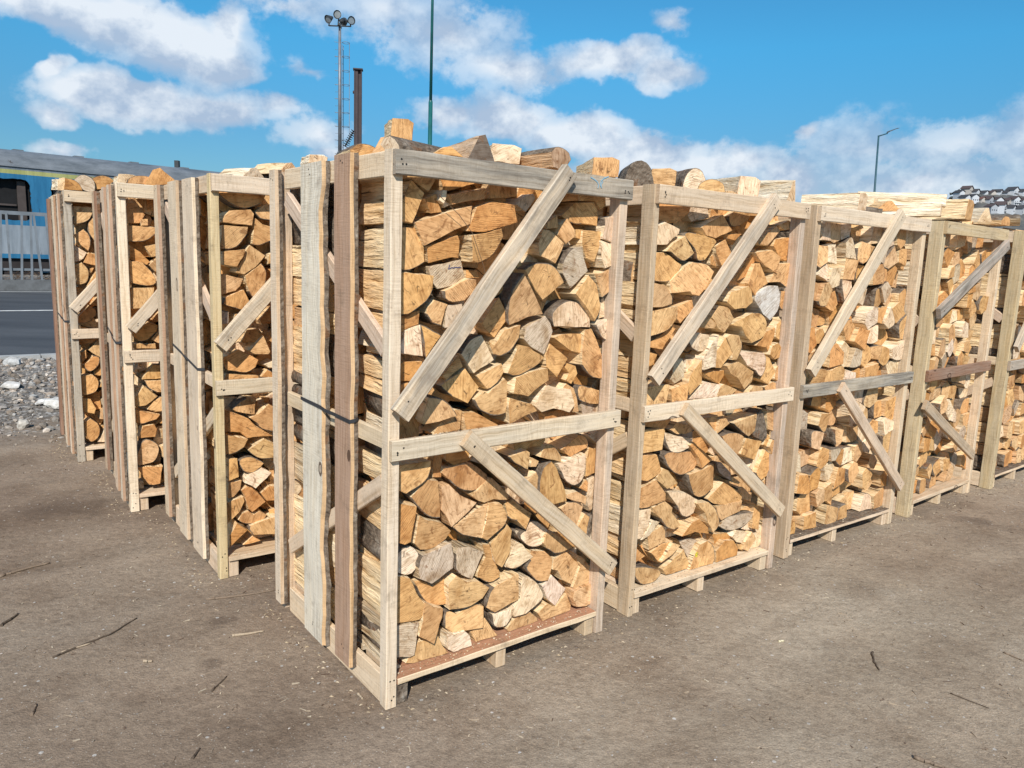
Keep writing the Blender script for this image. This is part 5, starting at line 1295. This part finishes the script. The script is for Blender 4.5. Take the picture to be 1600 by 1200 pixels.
# short dark post with a stay behind the coach, and a low dark roof
p = at(277, 262, 46); e = empty('signal_post', (p.x, 46, 0)); tag(e, 'short dark post with a diagonal stay behind the coach roof', 'post')
b = MB(); H = at(277, 251, 46).z; b.box((-.12, -.12, 0), (.12, .12, H)); b.build('post', M_LAMP, e)
b = MB(); b.tube((-.1, 0, H-.45), (-1.3, 0, H-1.05), .03, n=5); b.build('stay', M_LAMP, e)
p = at(305, 272, 52); e = empty('shed', (p.x, 52, 0), .3); tag(e, 'low dark shed roof showing above the left row of crates', 'shed'); zt = at(300, 268, 52).z
b = MB(); b.box((-1.2, -1, 0), (7.8, 3, zt-.5)); b.build('wall', M_WALLC, e)
b = MB(); k = b.add([(-1.5, -1.3, zt-.48), (8, -1.3, zt-.48), (8, 3.3, zt-.48), (-1.5, 3.3, zt-.48), (-1.5, 1, zt), (8, 1, zt)])
for q in ((k, k+1, k+5, k+4), (k+2, k+3, k+4, k+5), (k, k+4, k+3), (k+1, k+2, k+5), (k, k+3, k+2, k+1)): b.face(q)
b.build('roof', M_LAMP, e)

# hillside with houses
def hill_h(x, y):
    az = math.atan2(x, y)
    m_ = min(max((az-.505)/.022, 0), 1); m_ = m_*m_*(3-2*m_)
    z = 66+(y-800)*.325 if y < 888 else 94.6+(y-888)*.03
    if y < 800: z = 66*max((y-560)/240, 0)**1.2
    return z*m_*(1+.25*min(max(az-.62, 0), .6)) - 1.5*(1-m_)
V = []; na, nd = 90, 40
for i in range(na+1):
    a = .47+i/na*.75
    for j in range(nd+1):
        y = 550+j/nd*500; x = math.tan(a)*y; V.append((x, y, hill_h(x, y)+2*noise.noise(Vector((x*.02, y*.02, 0)))))
F = [(i*(nd+1)+j, i*(nd+1)+j+1, (i+1)*(nd+1)+j+1, (i+1)*(nd+1)+j) for i in range(na) for j in range(nd)]
tag(npbuild('hill', np.array(V), F, mat_hill()), 'dark hillside on the right horizon', kind='structure')
M_HW = [flat('house_white', (.52, .54, .57), .8), flat('house_cream', (.46, .42, .38), .8), flat('house_grey', (.34, .36, .39), .8)]
M_HR = [flat('roof_brown', (.085, .062, .06), .8), flat('roof_dark', (.055, .055, .06), .8), flat('roof_red', (.15, .075, .06), .8)]
M_HG = flat('house_window', (.03, .035, .045), .3, 0, .6)
hr = random.Random(21)
def house(px, py, Y, w, d, h, kind, label, rz):
    p = at(px, py, Y); e = empty('house', p, rz); tag(e, label, 'house', 'houses on the hillside')
    b = MB(); b.box((-w/2, -d/2, -2.5), (w/2, d/2, h)); k = b.add([(-w/2, -d/2, h), (w/2, -d/2, h), (0, -d/2, h+w*.30), (-w/2, d/2, h), (w/2, d/2, h), (0, d/2, h+w*.30)])
    b.face((k, k+1, k+2)); b.face((k+3, k+5, k+4)); b.build('wall', M_HW[kind[0]], e)
    b = MB(); o_ = .9; t = .30
    for s in (-1, 1):
        q = [(0, -d/2-o_, h+w*.30+.12), (s*(w/2+o_), -d/2-o_, h-o_*.6+.12), (s*(w/2+o_), d/2+o_, h-o_*.6+.12), (0, d/2+o_, h+w*.30+.12)]
        k = b.add(q+[(a, c, z+t) for a, c, z in q])
        for f in ((4, 5, 6, 7), (0, 3, 2, 1), (0, 1, 5, 4), (1, 2, 6, 5), (2, 3, 7, 6)): b.face([k+i for i in (f if s > 0 else f[::-1])])
    b.build('roof', M_HR[kind[1]], e)
    for fl in range(max(1, int(h/2.9))):
        for c_ in (-.3, 0, .3):
            b = MB(); b.box((c_*w-.55, -d/2-.06, fl*2.9+.9), (c_*w+.55, -d/2-.001, fl*2.9+2.2)); b.build('window', M_HG, e)
        if kind[2]:
            b = MB(); b.box((-w/2+.3, -d/2-1.3, fl*2.9+.15), (w/2-.3, -d/2-.07, fl*2.9+.35)); b.box((-w/2+.3, -d/2-1.3, fl*2.9+.35), (w/2-.3, -d/2-1.2, fl*2.9+1.05)); b.build('balcony', M_HW[kind[0]], e)
HS = [ # px, py of base, size class
 (1498, 308, .8, (0, 1, 0)), (1510, 305, 1.1, (1, 0, 0)), (1521, 307, 1.0, (0, 1, 1)), (1535, 309, .9, (0, 1, 0)), (1547, 309, .9, (1, 0, 0)), (1557, 307, .9, (0, 1, 1)), (1567, 309, .9, (2, 1, 1)), (1581, 307, 1.2, (0, 1, 1)), (1595, 307, 1.0, (0, 1, 0)),
 (1507, 316, .9, (0, 1, 0)), (1519, 315, .9, (0, 1, 0)), (1530, 319, .8, (1, 2, 0)), (1542, 322, 1.2, (2, 0, 1)), (1557, 320, 1.0, (0, 0, 0)), (1570, 321, .8, (1, 0, 0)), (1583, 322, 1.1, (0, 0, 1)), (1596, 321, 1.0, (2, 0, 1)),
 (1548, 331, .9, (2, 0, 0)), (1562, 331, 1.2, (0, 0, 1)), (1577, 333, 1.0, (0, 1, 0)), (1590, 334, 1.0, (2, 1, 0)), (1604, 333, 1.0, (0, 1, 1)), (1612, 320, 1.1, (0, 0, 1)), (1616, 306, 1.0, (1, 0, 0))]
cnt = {}
for (px, py, s, kd) in HS:
    row = 'top row' if py < 312 else 'middle row' if py < 325 else 'lowest row'; cnt[row] = cnt.get(row, 0)+1
    w = 9.2*s; Y = 880 if row == 'top row' else 840 if row == 'middle row' else 800
    house(px, py, Y, w, 9, 6.0*(1.15 if s > 1.05 else .85), kd, f"{('white', 'cream', 'grey')[kd[0]]} gabled house{' with balconies' if kd[2] else ''}, {row} on the hillside, {ORD[cnt[row]]} from left", hr.uniform(.2, .9))
# bare trees between the houses, too far to tell apart
b = MB()
for k in range(330):
    px, py = hr.uniform(1482, 1640), hr.choice((hr.uniform(310, 313), hr.uniform(322, 326), hr.uniform(334, 340), hr.uniform(300, 306))); q = at(px, py, 885 if py < 314 else 848 if py < 327 else 806); h = hr.uniform(2, 4)
    n = b.add([q+Vector((hr.uniform(-2.4, 2.4), hr.uniform(-2, 2), hr.uniform(0, h))) for _ in range(7)])
    for _ in range(7):
        i, j, l = hr.sample(range(7), 3); b.face((n+i, n+j, n+l))
tag(b.build('hillside_trees', flat('bare_trees', (.075, .085, .085), .95)), 'dark bare trees and hedges between the hillside houses', 'trees', None, 'stuff')

# ------------------------------------------------------------------ things on the ground
IC = bmesh.new(); bmesh.ops.create_icosphere(IC, subdivisions=1, radius=1); ICV = [v.co.copy() for v in IC.verts]; ICF = [[v.index for v in f.verts] for f in IC.faces]; IC.free()
IC = bmesh.new(); bmesh.ops.create_icosphere(IC, subdivisions=2, radius=1); ICV2 = [v.co.copy() for v in IC.verts]; ICF2 = [[v.index for v in f.verts] for f in IC.faces]; IC.free()
def stone_geo(b, c, r, rnd, tone, fine=False):
    Vs, Fs = (ICV2, ICF2) if fine else (ICV, ICF)
    s = (rnd.uniform(.7, 1.3)*r, rnd.uniform(.6, 1.0)*r, rnd.uniform(.4, .8)*r); a = rnd.uniform(0, 6.28); sd = rnd.uniform(0, 99)
    Mx = Matrix.Translation(c) @ Matrix.Rotation(a, 4, 'Z') @ Matrix.Rotation(rnd.uniform(-.4, .4), 4, 'X')
    n = b.add([Mx @ Vector((v.x*s[0], v.y*s[1], v.z*s[2]))*1.0 + Vector((0, 0, 0)) if False else Mx @ (Vector((v.x*s[0], v.y*s[1], v.z*s[2]))*(1+.38*noise.noise(v*1.3+Vector((sd, 0, 0))))) for v in Vs])
    for f in Fs: b.face([n+i for i in f], 0, tone)
# rubble strip by the road
rs = random.Random(14); b = MB()
for k in range(9500):
    u = rs.uniform(-4.8, 1.2); v = 4.6+5.65*rs.random()**.8
    if rs.random() > min(1, (v-4.4)/1.8): continue
    p = UV(u, v); r = .010+.042*rs.random()**4; g = rs.uniform(.15, .40) if rs.random() < .87 else rs.uniform(.42, .60); w_ = rs.uniform(.80, .97)
    stone_geo(b, Vector((p.x, p.y, gheight(p.x, p.y)+r*.25)), r, rs, (g, g*w_, g*w_*w_*.98, 1))
tag(b.build('gravel', M_STONE), 'grey and white rubble along the kerb', 'gravel', None, 'stuff')
for (px, py, r, c, lb) in ((92, 640, .11, (.62, .61, .58), 'large white stone leaning by the farthest crate'), (36, 668, .065, (.50, .47, .42), 'flat pale stone on the rubble near the dirt edge'),
                           (19, 576, .10, (.44, .44, .43), 'whitish lump of rubble close to the kerb'), (18, 612, .09, (.60, .58, .55), 'white stone half way up the rubble strip'), (70, 636, .07, (.60, .59, .57), 'small white stone left of the large one')):
    g = at(px, py, 1); d = (g-Vector((0, 0, EYE))); t = -EYE/d.z; p = Vector((0, 0, EYE))+d*t; b = MB()
    stone_geo(b, Vector((0, 0, 0)), r, rs, c+(1,), True); o = b.build('stone', M_STONE); o.location = (p.x, p.y, gheight(p.x, p.y)+r*.45); tag(o, lb, 'stone', 'bigger stones in the rubble')
# small chips, pebbles and bark bits
def gpt(px, py):
    g = at(px, py, 1); d = (g-Vector((0, 0, EYE))); t = -EYE/d.z; return Vector((0, 0, EYE))+d*t
def free(x, y):
    for k, (cx, cy, yw, W) in CR.items():
        d = Vector((x-cx, y-cy, 0)); a = R_(yw); u = d.x*math.cos(a)+d.y*math.sin(a); v = -d.x*math.sin(a)+d.y*math.cos(a)
        if -.04 < u < W+.03 and -.01 < v < 1.1: return False
    return True
b = MB(); rs = random.Random(77)
for k in range(15000):
    x, y = rs.uniform(-5.5, 6.5), 1.2+7.5*rs.random()**1.5
    if abs(x) > y*.78+.3 or not free(x, y): continue
    z = gheight(x, y); q = rs.random()
    if q < .55:
        r = .0014+.0055*rs.random()**4; g = rs.uniform(.18, .52); w_ = rs.uniform(.82, .97); n = b.add([(x+rs.uniform(-r, r), y+rs.uniform(-r, r), z-r*.3), (x+r, y, z+r*.4), (x, y+r, z+r*.5), (x-r, y, z+r*.4), (x, y-r, z+r*.5), (x, y, z+r*.9)])
        for f in ((1, 2, 5), (2, 3, 5), (3, 4, 5), (4, 1, 5), (1, 4, 0), (3, 2, 0), (2, 1, 0), (4, 3, 0)): b.face([n+i for i in f], 0, (g, g*w_, g*w_*w_, 1))
    else:
        l, w_, a = .004+.015*rs.random()**3, .001+.0028*rs.random()**2, rs.uniform(0, 6.28); ca, sa = math.cos(a), math.sin(a); t_ = rs.uniform(-.003, .003)
        c = rs.choice(((.42, .34, .25), (.34, .27, .20), (.22, .165, .12), (.13, .09, .065), (.50, .43, .33), (.28, .23, .18)))
        n = b.add([(x-ca*l-sa*w_, y-sa*l+ca*w_, z+.001), (x-ca*l+sa*w_, y-sa*l-ca*w_, z+.0015), (x+ca*l+sa*w_*.6, y+sa*l-ca*w_*.6, z+.003+t_), (x+ca*l-sa*w_*.6, y+sa*l+ca*w_*.6, z+.0035+t_)]+[(x-ca*l, y-sa*l, z-.002), (x+ca*l, y+sa*l, z-.002)])
        for f in ((0, 1, 2, 3), (0, 3, 5, 4), (1, 4, 5, 2)): b.face([n+i for i in f], 0, c+(1,))
for key, (cx, cy, yw, W) in CR.items():      # crumbs of bark and sawdust gathered along the crates' feet
    a0 = R_(yw); ux, uy = math.cos(a0), math.sin(a0)
    for k in range(230):
        if rs.random() < .6: u, v = rs.uniform(-.05, W+.1), .10-rs.expovariate(1/.055) if rs.random() < .5 else -abs(rs.gauss(0, .07))
        else: u, v = -.04-abs(rs.gauss(0, .05)), rs.uniform(-.05, 1.1)
        x, y = cx+u*ux-v*uy, cy+u*uy+v*ux; z = gheight(x, y); l, w_, a = rs.uniform(.002, .009), rs.uniform(.001, .004), rs.uniform(0, 6.28); ca, sa = math.cos(a), math.sin(a)
        c = rs.choice(((.42, .33, .22), (.32, .25, .17), (.20, .14, .10), (.12, .085, .06), (.52, .43, .31)))
        n = b.add([(x-ca*l-sa*w_, y-sa*l+ca*w_, z), (x-ca*l+sa*w_, y-sa*l-ca*w_, z), (x+ca*l+sa*w_, y+sa*l-ca*w_, z+.001), (x+ca*l-sa*w_, y+sa*l+ca*w_, z+.001), (x, y, z+min(.006, l*.7))])
        for f in ((0, 1, 4), (1, 2, 4), (2, 3, 4), (3, 0, 4)): b.face([n+i for i in f], 0, c+(1,))
tag(b.build('ground_litter', M_CHIP), 'pebbles, bark bits and wood chips scattered over the dirt', 'litter', None, 'stuff')
# chips along the front floor boards
b = MB()
for key in ('c1', 'c2', 'L2', 'c3'):
    x, y, yaw, W = CR[key]; Mx = Matrix.Translation((x, y, 0)) @ Matrix.Rotation(R_(yaw), 4, 'Z')
    for k in range(190 if key == 'c1' else 60):
        for (zz, vv0, vv1) in ((.1105, .002, .05), (1.0205, -.020, -.003)):
            if zz > 1 and rs.random() < .55: continue
            u, v = rs.uniform(.05, W-.06), rs.uniform(vv0, vv1); c = rs.choice(((.66, .52, .34), (.55, .40, .24), (.70, .60, .45), (.36, .22, .12)))
            p = [Mx @ Vector((u+rs.uniform(-.006, .006), v+rs.uniform(-.004, .004), zz+rs.uniform(0, .006))) for _ in range(4)]
            n = b.add(p); b.face((n, n+1, n+2), 0, c+(1,)); b.face((n, n+3, n+1), 0, c+(1,)); b.face((n+1, n+3, n+2), 0, c+(1,))
tag(b.build('wood_shavings', M_CHIP), 'pale wood shavings lying on the floor boards and rails of the crates', 'shavings', None, 'stuff')
# sticks lying about
def stick(name, pts, r, c, label, cat='stick'):
    b = MB(); P_ = [gpt(*p) for p in pts]; P_ = [Vector((p.x, p.y, gheight(p.x, p.y)+r*.7)) for p in P_]; o0 = P_[0].copy()
    Q = []
    for p, q in zip(P_, P_[1:]):
        for j in range(4): Q.append(p.lerp(q, j/4)+Vector((rs.uniform(-r, r)*.5, rs.uniform(-r, r)*.5, 0)))
    Q.append(P_[-1]); Q = [q-o0 for q in Q]
    for i, (p, q) in enumerate(zip(Q, Q[1:])):
        f0 = 1-.55*i/len(Q); f1 = 1-.55*(i+1)/len(Q); b.tube(p, q, r*f0, r*f1, 6, tone=c+(1,), caps=(i in (0, len(Q)-2)))
    o = b.build(name, M_CHIP); o.location = o0; tag(o, label, cat, 'sticks and bark strips on the dirt')
DB, MBR, LB = (.10, .075, .055), (.22, .165, .12), (.40, .32, .23)
stick('stick', [(0, 901), (36, 890), (78, 879)], .008, MBR, 'long straight stick near the left edge of the dirt')
stick('stick', [(82, 1028), (130, 1008), (172, 992), (214, 966)], .005, DB, 'longest dark branch lying in the left foreground')
stick('stick', [(96, 1020), (142, 1006)], .005, LB, 'paler splinter lying alongside the longest dark branch')
stick('stick', [(322, 936), (380, 930), (428, 923)], .006, MBR, 'thin twig pointing at the strapped slats of the nearest crate')
stick('bark_strip', [(362, 994), (388, 991), (412, 987)], .007, LB, 'pale bark strip below the strapped slats', 'bark strip')
stick('stick', [(330, 1080), (354, 1057)], .004, DB, 'short dark twig in the left middle foreground')
stick('stick', [(0, 978), (16, 968), (28, 958)], .007, DB, 'thick broken piece of wood at the left edge')
stick('stick', [(1363, 1018), (1366, 1034), (1374, 1047)], .005, DB, 'bent dark twig right of centre on the dirt')
stick('stick', [(1485, 1084), (1518, 1097), (1545, 1107)], .003, DB, 'fine dark twig in the right foreground')
stick('stick', [(1568, 1020), (1600, 1033)], .004, MBR, 'thin stick at the far right edge of the dirt')
stick('stick', [(1430, 1185), (1460, 1196), (1480, 1204)], .008, MBR, 'brown stick in the bottom right corner')
stick('stick', [(300, 1185), (312, 1170)], .005, DB, 'small dark stick at the bottom edge')
stick('bark_strip', [(50, 1118), (56, 1102)], .006, MBR, 'wide flake of bark in the lower left', 'bark strip')
stick('bark_strip', [(224, 1034), (238, 1034)], .007, LB, 'square pale bark flake below the longest dark branch', 'bark strip')
stick('bark_strip', [(560, 1083), (566, 1092)], .006, LB, 'small chip near the foot of the corner post', 'bark strip')
stick('twig', [(1217, 1001), (1225, 1000)], .006, (.66, .60, .42), 'tiny yellow piece on the dirt right of centre', 'twig')
# thin stems caught between logs under the nearest crate's top rail
x, y, yaw, W = CR['c1']; b = MB(); a_ = [(.19, 1.86), (.27, 1.80), (.33, 1.74), (.385, 1.62), (.40, 1.58)]
for off in (0,):
    P_ = [Vector((u+off+rs.uniform(-.008, .008), .012+rs.uniform(-.006, .006), z+off*.6)) for u, z in a_]
    for p, q in zip(P_, P_[1:]): b.tube(p, q, .0014, .0012, 5, tone=(.20, .13, .08, 1), caps=False)
o = b.build('dry_stem', M_CHIP); o.location = (x, y, 0); o.rotation_euler = (0, 0, R_(yaw)); tag(o, 'thin dry stems caught between logs under the top rail of the nearest crate', 'dry stem')

# ------------------------------------------------------------------ marks on the wood
CHALK = [[(0.8623, 1.9798), (0.8843, 1.9726), (0.9, 1.9648), (0.9064, 1.9546), (0.904, 1.9405)], [(0.9594, 1.9917), (0.9337, 1.9816), (0.9192, 1.9695), (0.9151, 1.9553), (0.9256, 1.9439)], [(0.9301, 1.9705), (0.9222, 1.959), (0.9211, 1.945)]]
PEN = [(0.2793, 1.6244), (0.2761, 1.6151), (0.2739, 1.6079), (0.2814, 1.6109), (0.2899, 1.6154), (0.2952, 1.6121), (0.3037, 1.6163), (0.3125, 1.6145), (0.3265, 1.6162), (0.3442, 1.6114)]
YELLOW = (0.5196, 0.1883)
from mathutils.bvhtree import BVHTree
def ribbon(b, pts, w, out):
    for i in range(len(pts)-1):
        p, q = pts[i], pts[i+1]; d = (q-p).normalized(); s = d.cross(out).normalized()*w/2
        n = b.add([p-s, q-s, q+s, p+s]); b.face((n, n+1, n+2, n+3))
M_CHALK = flat('blue_chalk', (.22, .42, .55), .9); M_PEN = flat('blue_marker', (.03, .05, .16), .6); M_YEL = flat('yellow_paint', (.75, .60, .04), .6)
b = MB(); O_ = Vector((0, -1, 0))
for L_ in CHALK: ribbon(b, [Vector((u, -.0232, z)) for u, z in L_], .0035, O_)
o = b.build('chalk_mark', M_CHALK, CRATES['c1'])
def mark_on(key, u, z, build, name, mat):
    x, y, yaw, W = CR[key]; M = Matrix.Translation((x, y, 0)) @ Matrix.Rotation(R_(yaw), 4, 'Z'); best = None
    for o in [o for o in COL.objects if o.name.startswith('firewood_log')]:
        Mo = Matrix.Translation(o.location) @ o.rotation_euler.to_matrix().to_4x4(); inv = Mo.inverted()
        a = inv @ (M @ Vector((u, -.01, z))); d = (inv.to_3x3() @ (M.to_3x3() @ Vector((0, 1, 0)))).normalized()
        if a.length > .6: continue
        me = o.data; t = BVHTree.FromPolygons([v.co for v in me.vertices], [list(p.vertices) for p in me.polygons]); h = t.ray_cast(a, d, .3)
        if h[0] is not None and (best is None or h[3] < best[0]): best = (h[3], o, t, inv, M, d)
    if best is None: return
    _, o, t, inv, M, d = best
    def hit(uu, zz, lift):
        a = inv @ (M @ Vector((uu, -.01, zz))); h = t.ray_cast(a, d, .4); return (h[0] - d*lift) if h[0] is not None else None
    b = MB(); build(b, hit, d)
    if b.f: b.build(name, mat, o)
def pen(b, hit, d):
    P_ = [hit(u, z, .0012) for u, z in PEN]; P_ = [p for p in P_ if p is not None]; ribbon(b, P_, .0030, -d)
mark_on('c1', PEN[5][0], PEN[5][1], pen, 'pen_mark', M_PEN)
def disc(b, hit, d):
    c = hit(YELLOW[0], YELLOW[1], .0015)
    if c is None: return
    s = d.cross(Vector((0, 0, 1))).normalized(); t_ = s.cross(d); n = b.add([c+s*.011*math.cos(k*math.pi/6)+t_*.014*math.sin(k*math.pi/6) for k in range(12)]); b.face([n+k for k in range(12)])
mark_on('c2', YELLOW[0], YELLOW[1], disc, 'yellow_mark', M_YEL)
def curl(b, hit, d):
    P_ = [hit(YELLOW[0]+.006*math.cos(a)*(1 if a < 3.4 else .8), YELLOW[1]+.007*math.sin(a), .0024) for a in np.linspace(-.6, 4.4, 9)]; ribbon(b, [p for p in P_ if p is not None], .0022, -d)
mark_on('c2', YELLOW[0], YELLOW[1], curl, 'yellow_mark_curl', M_PEN)
